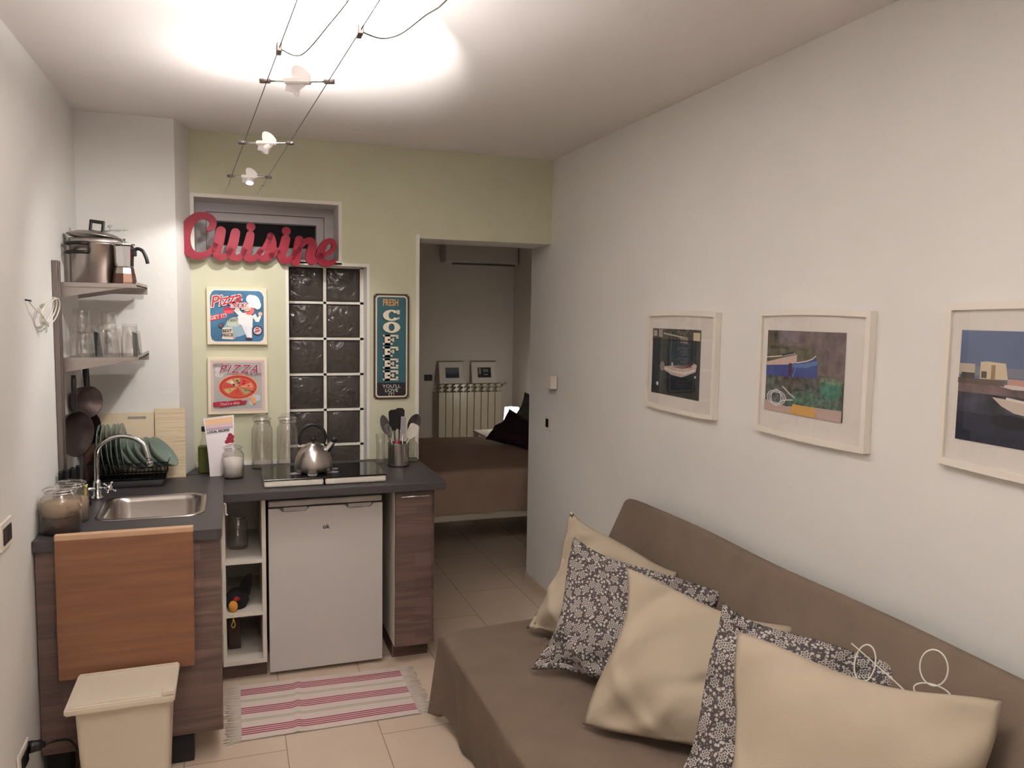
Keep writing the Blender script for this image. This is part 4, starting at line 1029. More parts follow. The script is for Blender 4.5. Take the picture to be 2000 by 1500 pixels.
for i, ch in enumerate('COFFEE'):
    zz = top_z-LH-.0665*i
    for c, (dx, dz) in ((DK, (-.0055, -.003)), (IV, (0, 0))):
        for pz in letter_polys(ch, .05+dx, zz+dz, LW if ch in 'CO' else LW*.9, LH if ch in 'CO' else LH*.90): sh_.append((c, [(a/cw, b_/chh) for a, b_ in pz]))
# flatten layer growth: build background first then letters with tiny steps
def art_flat(name, pl, shapes, parent):
    mb = MB(); mb.recalc = False; mats = []; keys = {}
    lv = {}
    for q, (c, pts) in enumerate(shapes):
        if c not in keys: keys[c] = len(mats); mats.append(mat('print_ink', c, .5))
        mb.mi = keys[c]; d = .0004*(min(q, 3)+1) if q < 3 else (.0018 if c == DK else .0023)
        mb.poly([pl.p(a, b_, d) for a, b_ in pts])
    return part(name, mb, mats, parent)
art_flat('print', pl, sh_, t)
letter_part(t, pl, 'FRESH', .47, .915, .052, .0026, (214, 160, 96), offset=.0012, width=.62)
letter_part(t, pl, "YOU'LL", .50, .122, .026, .0026, (226, 220, 210), width=1.2); letter_part(t, pl, 'LOVE', .50, .083, .026, .0026, (226, 220, 210), width=1.2); letter_part(t, pl, 'IT!', .50, .045, .026, .0026, (226, 220, 210), width=1.2)
for (x, z) in ((.008, .008), (cw-.008, .008), (.008, chh-.008), (cw-.008, chh-.008)):
    part('screw', MB().lathe([(0, 0), (.004, 0), (.003, .002), (0, .0025)], (cx0+x, YB-.0102, cz0+z), 10, (0, -1, 0)), m_steel, t)

# framed boat photographs on the right wall
def frame_pic(y0, y1, z0, z1, ph, shapes, label, noise=None, th=.026):
    """y0 far, y1 near"""
    t = thing('picture_frame', label, 'picture', (XR, (y0+y1)/2, z0)); fwid = .018; X = XR-th
    b = MB(); B_ = .006
    def bow(f): return B_*math.sin(PI*f)
    # outer edge slightly bowed top and bottom
    n = 16
    yi0, yi1, zi0, zi1 = y0-fwid, y1+fwid, z0+fwid, z1-fwid
    outer = [(y0+(y1-y0)*k/n, z1+bow(k/n)) for k in range(n+1)]+[(y1+(y0-y1)*k/n, z0-bow(1-k/n)) for k in range(n+1)]
    inner = [(yi0+(yi1-yi0)*k/n, zi1+bow(k/n)*.8) for k in range(n+1)]+[(yi1+(yi0-yi1)*k/n, zi0-bow(1-k/n)*.8) for k in range(n+1)]
    loops = [[(XR-.001, y, z) for y, z in outer], [(X, y, z) for y, z in outer], [(X, y, z) for y, z in inner], [(XR-.001, y, z) for y, z in inner]]
    loops.append(loops[0])
    loft(b, loops, cap=False, smooth=False); bmesh.ops.remove_doubles(b.bm, verts=b.bm.verts, dist=1e-5)
    part('frame', b, m_white_frame, t)
    part('mount', MB().box(X+.010, X+.012, yi1-.002, yi0+.002, zi0-.006, zi1+.006), m_mat_board, t)
    pl = Plane3((X+.0095, ph[0], ph[2]), (0, -1, 0), (0, 0, 1), ph[0]-ph[1], ph[3]-ph[2])
    art('photograph', pl, shapes, t)
    part('glazing', MB().box(X+.0035, X+.0045, yi1-.001, yi0+.001, zi0-.005, zi1+.005), m_pane, t)
    return t
def nm(rgb, n, s): return mat('photo_tone', rgb, .5, noise=min(.75, n*1.6), nscale=s*1.6)
water = nm((44, 50, 56), .35, 25); quay = nm((86, 80, 76), .7, 40); bow_w = (206, 186, 178)
frame_pic(3.185, 2.640, 1.346, 1.768, (3.138, 2.752, 1.410, 1.697), [
    (water, rect(0, 0, 1, 1)), (nm((58, 68, 78), .2, 12), rect(.36, .35, .82, .84)), (nm((40, 42, 44), .4, 20), rect(0, 0, 1, .14)), (quay, rect(0, .84, 1, 1)),
    ((190, 176, 160), rect(.02, .88, .10, .97)), ((170, 160, 150), rect(.14, .87, .22, .99)), ((200, 190, 150), stroke2([(.25, .93), (.6, .89), (.75, .87)], .02)), ((210, 200, 170), rect(.86, .82, .99, .96)), ((150, 140, 130), rect(.60, .80, .76, .88)), ((60, 44, 44), rect(0, .82, 1, .845)),
    ((34, 38, 48), disc(.62, .18, .34, .11)), ((60, 70, 84), stroke2([(.37, .38), (.38, .82)], .01)),
    (bow_w, [(.20, .42), (.30, .37), (.45, .315), (.66, .30), (.80, .35), (.93, .40), (.95, .50), (.90, .52), (.70, .47), (.50, .46), (.35, .44)]),
    ((236, 224, 216), [(.20, .42), (.45, .36), (.70, .345), (.93, .42), (.92, .44), (.70, .375), (.45, .385), (.28, .43)]),
    ((146, 110, 96), [(.45, .44), (.66, .42), (.86, .46), (.84, .50), (.68, .47)]), ((90, 64, 58), [(.70, .43), (.80, .50), (.90, .56), (.88, .50)]),
    ((206, 196, 200), disc(.46, .47, .02, .04)), ((150, 130, 130), disc(.25, .43, .05, .07)), ((230, 225, 235), disc(.93, .33, .018)), ((235, 232, 235), disc(.15, .155, .025, .03))],
    'white-framed photo of a white rowing boat on dark water, farthest back')
frame_pic(2.375, 1.850, 1.350, 1.775, (2.330, 1.952, 1.429, 1.708), [
    (nm((112, 98, 94), .28, 14), rect(0, 0, 1, 1)), (nm((96, 86, 70), .4, 20), rect(0, .60, .22, 1)), (nm((126, 112, 114), .15, 20), [(.14, .99), (.46, .99), (.42, .86), (.18, .84)]), (nm((116, 100, 100), .25, 18), rect(.62, .5, 1, 1)), (nm((100, 94, 78), .4, 22), rect(.15, .66, .7, .80)),
    (nm((88, 96, 88), .5, 30), rect(0, 0, 1, .46)), (nm((90, 88, 84), .4, 30), rect(.3, .33, .70, .46)),
    ((54, 70, 130), [(0, .44), (.30, .44), (.68, .46), (.69, .64), (.66, .70), (.55, .64), (.42, .62), (0, .60)]), ((88, 116, 168), [(.36, .60), (.52, .62), (.68, .67), (.69, .62), (.55, .57), (.36, .56)]),
    ((208, 180, 170), [(0, .60), (.20, .66), (.42, .72), (.42, .62), (.30, .59), (0, .56)]), ((232, 222, 220), stroke2([(0, .66), (.22, .69), (.40, .73)], .012)), ((232, 226, 230), stroke2([(.42, .62), (.55, .65), (.62, .68), (.66, .72)], .012)), ((40, 40, 60), stroke2([(.22, .70), (.30, .72), (.38, .74)], .025)),
    ((70, 40, 60), rect(.32, .46, .36, .61)), ((100, 130, 190), stroke2([(.42, .59), (.38, .45)], .01)),
    (nm((82, 112, 98), .4, 40), [(.30, .12), (.42, .28), (.58, .30), (.80, .22), (1, .14), (1, .05), (.7, .04), (.4, .06)]), (nm((74, 122, 106), .35, 30), disc(.86, .34, .13, .11)), (nm((110, 124, 100), .4, 30), [(.66, .42), (.80, .50), (1, .46), (1, .40), (.8, .42)]),
    ((196, 170, 160), [(0, 0), (1, 0), (1, .13), (.6, .12), (.3, .08), (0, .13)]), ((206, 160, 90), [(.36, .0), (.70, .0), (.68, .12), (.40, .12)]),
    ((200, 188, 186), stroke2([(.25, .32), (.35, .24), (.42, .20)], .02))] +
    [((218, 216, 220), stroke2([(.17+rx*math.cos(a), .17+ry*math.sin(a)) for a in [2*PI*q/16+.2 for q in range(17)]], .013)) for rx, ry in ((.13, .09), (.10, .07), (.07, .10))] + [((218, 216, 220), stroke2([(.25, .14), (.32, .16), (.40, .17)], .014))],
    'white-framed photo of a blue boat ashore among green nets, middle one')
frame_pic(1.592, 1.070, 1.372, 1.795, (1.545, 1.160, 1.444, 1.727), [
    (nm((98, 110, 140), .08, 5), rect(0, .5, 1, 1)), (nm((126, 128, 140), .06, 6), rect(0, .60, 1, .68)), (nm((60, 60, 72), .4, 16), rect(0, 0, 1, .50)), (nm((34, 36, 52), .3, 16), rect(0, 0, 1, .26)), (nm((110, 90, 88), .3, 18), rect(0, .44, 1, .52)),
    ((190, 176, 160), rect(0, .60, .12, .70)), ((70, 66, 60), rect(.02, .55, .12, .62)), ((214, 196, 168), [(.16, .57), (.16, .72), (.20, .73), (.34, .72), (.36, .58)]), ((150, 120, 90), rect(.24, .57, .27, .70)), ((80, 74, 60), rect(.17, .58, .21, .64)), ((196, 150, 140), rect(.36, .52, .62, .59)), ((220, 206, 200), [(.26, .53), (.40, .54), (.60, .53), (.60, .51), (.40, .50)]), ((96, 80, 70), rect(0, .52, .34, .57)),
    ((206, 190, 176), [(.26, .42), (.40, .41), (.62, .40), (1, .42), (1, .26), (.62, .27), (.42, .30), (.33, .35)]), ((236, 222, 214), stroke2([(.36, .42), (.6, .385), (.8, .40), (1, .42)], .022)), ((204, 170, 70), [(.68, .36), (.90, .36), (.90, .29), (.68, .30)]), ((196, 60, 80), rect(.76, .36, 1, .41)), ((210, 70, 60), [(.84, .66), (.90, .68), (1, .68), (1, .46), (.88, .46)]), ((50, 56, 60), [(.58, .64), (.62, .67), (.80, .68), (.84, .60), (.82, .42), (.64, .41), (.64, .60)]), ((90, 100, 84), disc(.60, .655, .06, .02)),
    ((30, 26, 36), disc(.40, .22, .14, .06)), ((140, 116, 110), disc(.66, .13, .16, .05)), ((176, 110, 60), disc(.84, .14, .1, .04))],
    'white-framed harbour photo with blue sky, cut by the right edge')

# thermostat and switch on right wall
t = thing('thermostat', 'small white wall thermostat box near the doorway', 'thermostat', (XR, 4.36, 1.32))
part('back_plate', MB().rbox(XR-.008, XR-.0005, 4.285, 4.435, 1.322, 1.39, .003), m_plast, t)
part('housing', MB().rbox(XR-.045, XR-.006, 4.26, 4.375, 1.315, 1.395, .005), m_plast, t)
part('slot', MB().box(XR-.0088, XR-.0078, 4.398, 4.404, 1.345, 1.375), m_black, t)
def bticino(label, x, sgn, y, z, w_=.12, h_=.082, n=1):
    t = thing('light_switch', label, 'switch', (x, y, z-h_/2))
    a, c = sorted((x+sgn*.0005, x+sgn*.009)); part('cover_plate', MB().rbox(a, c, y-w_/2, y+w_/2, z-h_/2, z+h_/2, .004), m_plast, t)
    a, c = sorted((x+sgn*.009, x+sgn*.0125))
    for q in range(n):
        yy = y+(q-(n-1)/2)*.046; part('rocker', MB().rbox(a, c, yy-.021, yy+.021, z-.026, z+.026, .002), m_black, t, 'black rocker')
    return t
bticino('white switch plate with black rocker on right wall, below thermostat', XR, -1, 4.395, 1.098, .15, .085, 1)
bticino('white switch plate with black rockers at left photo edge', XL, 1, 2.785, 1.045, .13, .09, 2)
t = bticino('white double socket plate low on left wall behind the bin', XL, 1, 2.885, .255, .14, .09, 2); t.name = 'wall_socket'; t['category'] = 'socket'
t = thing('power_plug', 'black plug with black cable in the low wall socket', 'plug', (XL, 2.93, .27))
part('plug_body', MB().tube([(XL+.012, 2.925, .275), (XL+.045, 2.94, .27), (XL+.06, 2.945, .268)], [.02, .018, .01, .006], 12, smooth_path=3), m_black, t)
part('cable', MB().tube([(XL+.058, 2.945, .268), (XL+.09, 2.97, .262), (XL+.125, 3.01, .23), (XL+.15, 3.05, .13), (XL+.15, 3.08, .02), (XL+.12, 3.11, .006)], .0045, 8, smooth_path=5), m_black, t)

# coiled white cable on left wall
t = thing('coiled_cable', 'coil of thin white cable hung on the left wall by a nail', 'cable', (XL, 3.35, 1.66))
part('nail', MB().tube([(XL+.0005, 3.165, 1.772), (XL+.02, 3.165, 1.768)], .003, 8), m_black, t)
b = MB()
for (cy_, cz_, ry_, rz_, x) in ((3.40, 1.735, .125, .05, XL+.03), (3.42, 1.73, .135, .052, XL+.035), (3.38, 1.73, .11, .045, XL+.025)):
    b.tube([(x+.01*math.sin(a), cy_+ry_*math.cos(a), cz_+rz_*math.sin(a+.3)) for a in [2*PI*k/16 for k in range(16)]], .0022, 6, closed=True, smooth_path=2)
b.tube([(XL+.01, 3.18, 1.765), (XL+.02, 3.22, 1.74), (XL+.03, 3.27, 1.72), (XL+.035, 3.31, 1.685), (XL+.03, 3.33, 1.655)], .0025, 6, smooth_path=4)
b.tube([(XL+.02, 3.26, 1.75), (XL+.03, 3.29, 1.71), (XL+.035, 3.34, 1.68), (XL+.03, 3.335, 1.66)], .0035, 6, smooth_path=4)
part('cable', b, m_rub, t)

# ================================================================ LOW-VOLTAGE WIRE LIGHTS
def wl(y): return .129-.0542*(y-1.647)
def wr(y): return .279-.0514*(y-1.586)
b = MB(); y_e = 4.06; y_s = -1.29
for f in (wl, wr): b.tube([(f(y_s), y_s, ZW), (f(y_e), y_e, ZW)], .0014, 6)
for f in (wl, wr): b.tube([(f(y_e), y_e, ZW), (f(YB), YB-.001, ZW+.0)], .0006, 5)
t = thing('suspension_wires', 'pair of thin steel wires strung across the room under ceiling', 'wires', (.2, 2.0, ZW))
part('wires', b, m_wire, t)
for f in (wl, wr): part('tensioner', MB().tube([(f(y_e), y_e-.012, ZW), (f(y_e), y_e+.014, ZW)], .005, 10), m_dsteel, t)
for (f, y) in ((wl, 1.961), (wr, 1.775)): part('clamp', MB().rbox(f(y)-.006, f(y)+.006, y-.018, y+.018, ZW-.010, ZW+.010, .002), m_dsteel, t)
b = MB(); b.tube([(wr(1.775)+.004, 1.775, ZW), (.33, 1.86, ZW+.02), (.375, 1.86, ZW+.035), (.415, 1.78, ZW+.055), (.45, 1.77, ZW+.08), (.475, 1.70, ZW+.11), (.49, 1.62, ZW+.17), (.48, 1.50, ZW+.30)], .0018, 6, smooth_path=6)
solo('feed_cable', b, m_wire, 'thin feed cable curving right from the right wire to the ceiling', 'cable')
b = MB(); b.tube([(wl(1.961)+.004, 1.961, ZW), (.17, 2.05, ZW+.02), (.22, 1.90, ZW+.05), (.26, 1.80, ZW+.09), (.29, 1.66, ZW+.15), (.31, 1.52, ZW+.30)], .0016, 6, smooth_path=6)
solo('feed_cable', b, m_wire, 'thin feed cable rising from the left wire clamp to the ceiling', 'cable')
def wire_lamp(y, label, aim, open_down=False, group='spotlights on the wires', tw=0):
    xa, xb = wl(y+tw), wr(y-tw); xm_ = (xa+xb)/2
    t = thing('wire_spotlight', label, 'lamp', (xm_, y, ZW), group)
    A, B_ = Vector((xa-.004, y+tw, ZW)), Vector((xb+.004, y-tw, ZW)); d = (B_-A).normalized()
    part('rod', MB().tube([A, B_], .0028, 8), m_chrome, t)
    for e in (A, B_): part('wire_grip', MB().tube([e-d*.014, e+d*.012], .0065, 10), m_dsteel, t)
    ax = Vector(aim).normalized(); C_ = (A+B_)/2; sd = d; nn = ax.cross(sd).normalized()
    # holder bar
    b = MB(); bar = bmesh.new(); bmesh.ops.create_cube(bar, size=1)
    mt = Matrix.Translation(C_) @ Matrix(((d.x, 0, nn.x, 0), (d.y, 1, nn.y, 0), (d.z, 0, nn.z, 0), (0, 0, 0, 1)))
    mt = Matrix.Translation(C_) @ d.to_track_quat('X', 'Z').to_matrix().to_4x4()
    for v in bar.verts: v.co = Vector((v.co.x*.072, v.co.y*.022, v.co.z*.014))
    bmesh.ops.bevel(bar, geom=list(bar.edges), offset=.003, segments=2, affect='EDGES'); b.merge(bar, mt); part('holder', b, m_lampw, t)
    # bulb cup, hung behind the holder (up) or under it (down)
    U = Vector((0, 0, 1)); upw = ax.z > 0
    Cc = C_+(Vector((0, .030, .004)) if upw else Vector((0, .006, -.016)))
    b = MB(); b.lathe([(0, -.022), (.008, -.020), (.013, -.008), (.018, .008), (.019, .014), (.016, .014), (.012, .002), (0, -.004)], Cc, 24, ax); part('bulb_cup', b, m_lampw, t)
    part('lens', MB().lathe([(0, .012), (.0155, .012), (.0155, .0135), (0, .0135)], Cc, 20, ax), m_lampg, t)
    # fin-shaped shade plate standing on the holder, and two clear clips under it
    wing = [C_+d*x+Vector((0, -.009, z)) for x, z in ((-.014, .006), (-.017, .022), (-.015, .034), (-.008, .039), (.002, .038), (.014, .033), (.025, .024), (.034, .012), (.036, .006))]
    b = MB(); b.quadbox(wing, (0, .0035, 0)); part('fin', b, m_lampw, t)
    b = MB(); b.quadbox([C_+d*x+Vector((0, -.008, z)) for x, z in ((-.030, -.006), (-.034, -.026), (-.012, -.030), (-.006, -.040), (.004, -.040), (.006, -.024), (.020, -.014), (.026, -.006))], (0, .003, 0))
    part('clip', b, m_clip, t)
    return t
m_clip = thin_glass('frosted_clip', (225, 220, 220), .3, .45, (236, 228, 226))
wire_lamp(2.21, 'white wire spotlight nearest the camera, shining up at ceiling', (.1, -.25, 1), tw=.03)
wire_lamp(3.05, 'white wire spotlight in the middle of the three', (-.5, .8, -.5), tw=.03)
wire_lamp(3.84, 'lit wire spotlight nearest the green wall, facing down', (.0, -.45, -1), tw=.02)

# ================================================================ BIN AND RUG
t = thing('waste_bin', 'cream lidded plastic bin standing before the wooden cabinet', 'bin', (-.365, 2.93, 0))
def taper(x0, x1, y0, y1, z0, z1, k, r, mb, top_in=.006):
    cx, cy = (x0+x1)/2, (y0+y1)/2; hx, hy = (x1-x0)/2, (y1-y0)/2
    R_ = [[(x, y, z) for x, y in rrect(cx, cy, hx*s_, hy*s_, r, 5)] for z, s_ in ((z0, k), (z0+.004, k+.004), (z1, 1), (z1, 1-top_in/hx), (z0+.02, k-.02))]
    loft(mb, R_, smooth=False); return mb
b = MB(); taper(-.508, -.215, 2.83, 3.045, .001, .415, .86, .02, b); b.mi = 0
part('body', b, m_bin, t)
b = MB()
LZ = .420
# lid: slightly raised at its right side, with rim and shallow panel, small notch at front right
lid = [(-.533, 2.815), (-.200, 2.772), (-.196, 3.055), (-.52, 3.085)]
def L3(u, v, d=0):
    x = (-.532+(.333)*u); y = 2.795+(3.072-2.795)*v; z = LZ+.002+.003*u+d; return (x, y, z)
b.quadbox([L3(0, 0, 0), L3(1, 0, 0), L3(1, 1, 0), L3(0, 1, 0)], (0, 0, .024)); bmesh.ops.bevel(b.bm, geom=list(b.bm.edges), offset=.005, segments=2, affect='EDGES')
part('lid', b, m_bin, t)
b = MB()
for (u0, u1, v0, v1) in ((.04, .96, .06, .09), (.04, .96, .91, .94), (.04, .06, .09, .91), (.94, .96, .09, .91)): b.quadbox([L3(u0, v0, .024), L3(u1, v0, .024), L3(u1, v1, .024), L3(u0, v1, .024)], (0, 0, .003))
part('lid_rim', b, m_bin, t)
part('latch', MB().rbox(-.238, -.199, 2.80, 2.835, LZ+.030, LZ+.045, .003), m_bin, t)

t = thing('rug', 'white striped cotton rug with crimson lines on the tiles', 'rug', (.37, 3.5, 0))
def rugp(u, v):
    x = .015+.735*u+.012*(v-.5)*0; y = 3.255+.505*v-.028*u*v
    z = .0045+.006*math.exp(-((u-.30-.05*v)/.018)**2)+.0008*math.sin(9*u+5*v)
    return (x, y, z)
b = MB(); b.grid(rugp, 70, 10, uv=lambda u, v: (u, 1-v)); b.grid(lambda u, v: tuple(Vector(rugp(u, 1-v))-Vector((0, 0, .0035))), 70, 10, uv=lambda u, v: (u, v))
part('weave', b, m_rug, t)
b = MB()
for side in (0, 1):
    for k in range(70):
        v = k/69; p = Vector(rugp(side, v)); s_ = 1 if side else -1
        b.tube([p, p+Vector((s_*.03, random.uniform(-.004, .004), -.0015)), p+Vector((s_*random.uniform(.05, .075), random.uniform(-.012, .012), -.0028))], .0022, 4)
fr_ = part('fringe', b, m_fringe, t); fr_['kind'] = 'stuff'

# ================================================================ SOFA
SX, SYf, SYn, SZ = .802, 3.13, .55, .42
t = thing('sofa', 'low sofa bed draped in a taupe brown throw along right wall', 'sofa', (1.3, 2.0, 0))
part('seat_base', MB().rbox(SX+.06, 1.62, SYn, SYf-.06, .16, SZ-.02, .03, 3), m_sofab, t)
for (x, y) in ((.92, 2.98), (1.58, 2.98), (.92, .7), (1.58, .7)): part('leg', MB().lathe([(0, 0), (.02, 0), (.028, .165), (0, .165)], (x, y, 0), 14), m_blackrub, t)
# throw over seat: cross-section in x (front drop, rolled edge, seat top)
def throw(u, v):
    # u: from front hem up over the edge to the back; v: from far end to near end
    y = SYf+(SYn-SYf)*v
    fold = math.sin(y*17+1.3)*.5+math.sin(y*31+.4)*.3+math.sin(y*9)*.4
    if u < .42:
        f = u/.42; z = .015+(SZ-.035)*f + (.06*math.exp(-((v)/.05)**2)+.008*fold)*(1-f); x = SX+.046*(1-f)-.016*fold*(1-f)**.7-.075*math.exp(-((v)/.02)**2)*(1-f)
        x += .003*math.sin(y*45)*(1-f)
    elif u < .50:
        f = (u-.42)/.08; a = PI/2*f; x = SX+.022*(1-math.cos(a)); z = SZ-.020+.022*math.sin(a)
    else:
        f = (u-.5)/.5; x = SX+.022+(1.60-SX-.022)*f; z = SZ+.002+.022*math.sin(PI*min(1, f*1.1))*(.7+.3*math.sin(y*3)) + .003*math.sin(y*11+f*7)
    e = v/.035
    if e < 1: z -= .02*(1-math.sqrt(max(0, 1-(1-e)**2))) if u > .42 else 0
    return (x, y, z)
b = MB(); b.grid(throw, 60, 150)
def end_drop(u, v):
    # far end: hangs from seat edge to the floor, u along x, v downwards
    x0_ = SX+.0+(1.62-SX)*u; fold = math.sin(x0_*23)*.5+math.sin(x0_*41)*.3
    top_ = Vector(throw(.42+.58*min(1, u*1.02+.0), 0)) if u > 0 else Vector(throw(.42, 0))
    fl = math.exp(-(u/.05)**2)
    z = top_.z*(1-v)+(.03+.05*fl*0+.008*fold)*v
    return (top_.x-.030*fl*v, SYf+.012*v+.018*fold*v+.05*fl*v, z)
b.grid(end_drop, 40, 14)
thr = part('throw', b, m_sofa, t)
# backrest: leaning slab under the throw, rounded top
def back_sec(n_=28):
    P0 = Vector((1.40, .36)); P1 = Vector((1.665, .915)); d = (P1-P0).normalized(); q = Vector((d.y, -d.x))  # q points towards the wall/down
    th_ = .075; pts = [P0, P1]
    for k in range(1, 9): a = PI*k/9; pts.append(P1+q*th_/2-q*th_/2*math.cos(a)+d*th_*.45*math.sin(a))
    pts += [P1+q*th_, P0+q*th_]
    return pts
sec = back_sec()
b = MB(); n_y = 60; rings = []
for j in range(n_y+1):
    y = SYf+.02+(SYn-SYf-.02)*j/n_y
    edge = min(1, j/3); shrink = .93+.07*math.sqrt(edge)
    c = Vector((sum(p.x for p in sec)/len(sec), sum(p.y for p in sec)/len(sec)))
    rings.append([(c.x+(p.x-c.x)*shrink+.002*math.sin(y*8), y, c.y+(p.y-c.y)*shrink+.003*math.sin(y*6+p.y*5)) for p in sec])
loft(b, rings, cap=True); b._f([b.bm.verts.new(p) for p in rings[0]][::-1])
part('backrest', b, m_sofa, t)

# cushions
def cushion(label, BL, TL, TR, BR, T, m, seed, ears=.06, name='cushion', group='cushions on the sofa', wr=.019):
    BL, TL, TR, BR = map(Vector, (BL, TL, TR, BR)); rnd = random.Random(seed)
    n = ((TR-TL).cross(TL-BL)).normalized()
    if n.dot(Vector((0, 0, H))-BL) < 0: n = -n
    w_, h_ = (TR-TL).length, (TL-BL).length
    ph = [rnd.uniform(0, 6) for _ in range(8)]
    def P(u, v, side):
        a, c = 2*u-1, 2*v-1
        # pinched sides
        pu = u+(.5-u)*.105*(1-c*c)**.9*abs(a)**2*1.0; pv = v+(.5-v)*.105*(1-a*a)**.9*abs(c)**2
        pu += .028*math.sin(2.6*c+ph[1])*a*abs(a)**2*(1-c**4); pv += .022*math.sin(2.9*a+ph[3])*c*abs(c)**2*(1-a**4)
        base = (BL*(1-pu)+BR*pu)*(1-pv)+(TL*(1-pu)+TR*pu)*pv
        prof = (max(0, 1-a*a)**.55)*(max(0, 1-c*c)**.55)
        r = min(1, math.hypot(a, c))
        crease = wr*math.sin(3.2*a+2.1*c+ph[0])*math.sin(2.3*c-1.7*a+ph[1])+wr*.8*math.sin(7*a*c+ph[2])*abs(a*c)+wr*.45*math.sin(9*(a-c)+ph[3])*(r**2)
        crease += wr*.9*math.exp(-((a+.3*math.sin(ph[6])-.35*c)/.10)**2)*math.exp(-((c+.45)/.35)**2)-wr*1.1*math.exp(-((c-.5*a+.25*math.sin(ph[7])+.35)/.09)**2)*math.exp(-((a-.25)/.4)**2)+wr*.8*math.exp(-((a+c+1.15)/.13)**2)-wr*.8*math.exp(-((a-c-1.2)/.11)**2)
        edge = .007*math.sin(11*a+ph[4])*(1-prof)+.004*math.sin(13*c+ph[5])*(1-prof)
        return base+n*(side*(T*prof)+(crease*min(1, prof*3)*side)+edge*.6)
    b = MB(); b.grid(lambda u, v: P(u, v, 1), 44, 44, uv=lambda u, v: (u*w_, v*h_)); b.grid(lambda u, v: P(1-u, v, -1), 44, 44, uv=lambda u, v: (u*w_+.3, v*h_))
    bmesh.ops.remove_doubles(b.bm, verts=b.bm.verts, dist=.0004)
    return solo(name, b, m, label, 'cushion', group)
cushion('plain cream cushion farthest back, against the sofa end', (1.118, 2.93, .468), (1.325, 2.975, .935), (1.60, 2.57, .775), (1.40, 2.46, .46), .068, m_cream, 1, wr=.027)
cushion('charcoal flower-print cushion between two cream ones, second from far end', (1.006, 2.585, .462), (1.200, 2.655, .922), (1.615, 2.30, .79), (1.42, 2.20, .45), .06, m_print, 2)
cushion('plain cream cushion in the middle, overlapping the far flower-print one', (1.022, 2.17, .465), (1.205, 2.25, .932), (1.632, 1.935, .80), (1.43, 1.72, .452), .075, m_cream, 3)
cushion('charcoal flower-print cushion behind the nearest cream cushion', (1.125, 1.81, .455), (1.335, 1.90, .925), (1.675, 1.545, .842), (1.47, 1.42, .45), .055, m_print, 4)
cushion('plain cream cushion nearest the camera with white cable on top', (1.11, 1.62, .462), (1.272, 1.735, .91), (1.575, 1.205, .925), (1.42, 1.10, .46), .072, m_cream, 8, wr=.014)
b = MB()
def loop(c, ry, rz, ph_, tilt, n=14):
    c = Vector(c); r_ = Vector((.35, -.8, 0)).normalized(); u_ = Vector((tilt, 0, 1)).normalized()
    return [c+r_*ry*math.cos(a+ph_)+u_*rz*math.sin(a+ph_) for a in [2*PI*k/n for k in range(n)]]
CB = Vector((1.490, 1.355, .905))

b.tube(loop(CB+Vector((-.055, .10, .015)), .024, .046, 0, .2), .0018, 6, closed=True, smooth_path=2)
b.tube(loop(CB+Vector((.03, -.02, .045)), .030, .042, .5, .1), .0018, 6, closed=True, smooth_path=2)
b.tube(loop(CB+Vector((.03, -.02, -.015)), .040, .019, .5, .5), .0018, 6, closed=True, smooth_path=2)
b.tube([CB+Vector((-.08, .12, .06)), CB+Vector((-.04, .09, .02)), CB+Vector((-.01, .03, -.02)), CB+Vector((0, -.02, -.05)), CB+Vector((-.012, -.02, -.065))], .0018, 6, smooth_path=5)
b.tube([CB+Vector((-.02, -.018, -.062)), CB+Vector((.0, -.03, -.058))], .004, 8)
solo('charging_cable', b, m_rub, 'loosely looped thin white cable lying on nearest cream cushion', 'cable')

# ================================================================ BEDROOM
t = thing('bed', 'low double bed with brown bedspread seen through the doorway', 'bed', (2.0, 6.2, 0))
part('bed_frame', MB().rbox(.85, 2.98, 5.50, 7.02, .225, .285, .008), mat('pale_bed_rail', (206, 196, 176), .6), t)
for (x, y) in ((.92, 5.60), (.92, 6.9), (2.9, 5.6), (2.9, 6.9)): part('leg', MB().rbox(x-.03, x+.03, y-.03, y+.03, 0, .225, .004), m_blackrub, t)
b = MB()
def spread(u, v):
    x = .82+2.14*u
    if v < .25: f = v/.25; y = 5.485-.004*math.sin(x*13)-.008*math.sin(x*29)*(1-f); z = .285+.27*f+.004*math.sin(x*17)*(1-f)
    elif v < .33: f = (v-.25)/.08; a = PI/2*f; y = 5.485+.05*(1-math.cos(a)); z = .555+.045*math.sin(a)
    else: f = (v-.33)/.67; y = 5.535+1.5*f; z = .60+.008*math.sin(x*3)*math.sin(f*4)
    return (x, y, z)
b.grid(spread, 60, 40); part('bedspread', b, m_bedc, t)
part('headboard', MB().rbox(2.985, 3.04, 5.48, 7.04, .2, 1.0, .02), m_maroon, t)
cushion('dark maroon pillow at the head of the bed, upper one', (2.13, 6.72, .625), (2.36, 6.72, .90), (2.62, 6.3, .72), (2.35, 6.15, .61), .08, m_maroon, 11, name='bed_pillow', group='pillows on the bed')
cushion('dark maroon pillow nearer the doorway, lower one', (2.31, 6.32, .615), (2.46, 6.40, .78), (2.72, 5.9, .74), (2.5, 5.8, .61), .07, m_maroon, 12, name='bed_pillow', group='pillows on the bed')
cushion('grey-green pillow standing up behind the maroon pillows', (2.40, 6.95, .64), (2.56, 6.85, 1.03), (2.80, 6.4, .95), (2.68, 6.45, .62), .06, m_greyg, 13, name='bed_pillow', group='pillows on the bed')
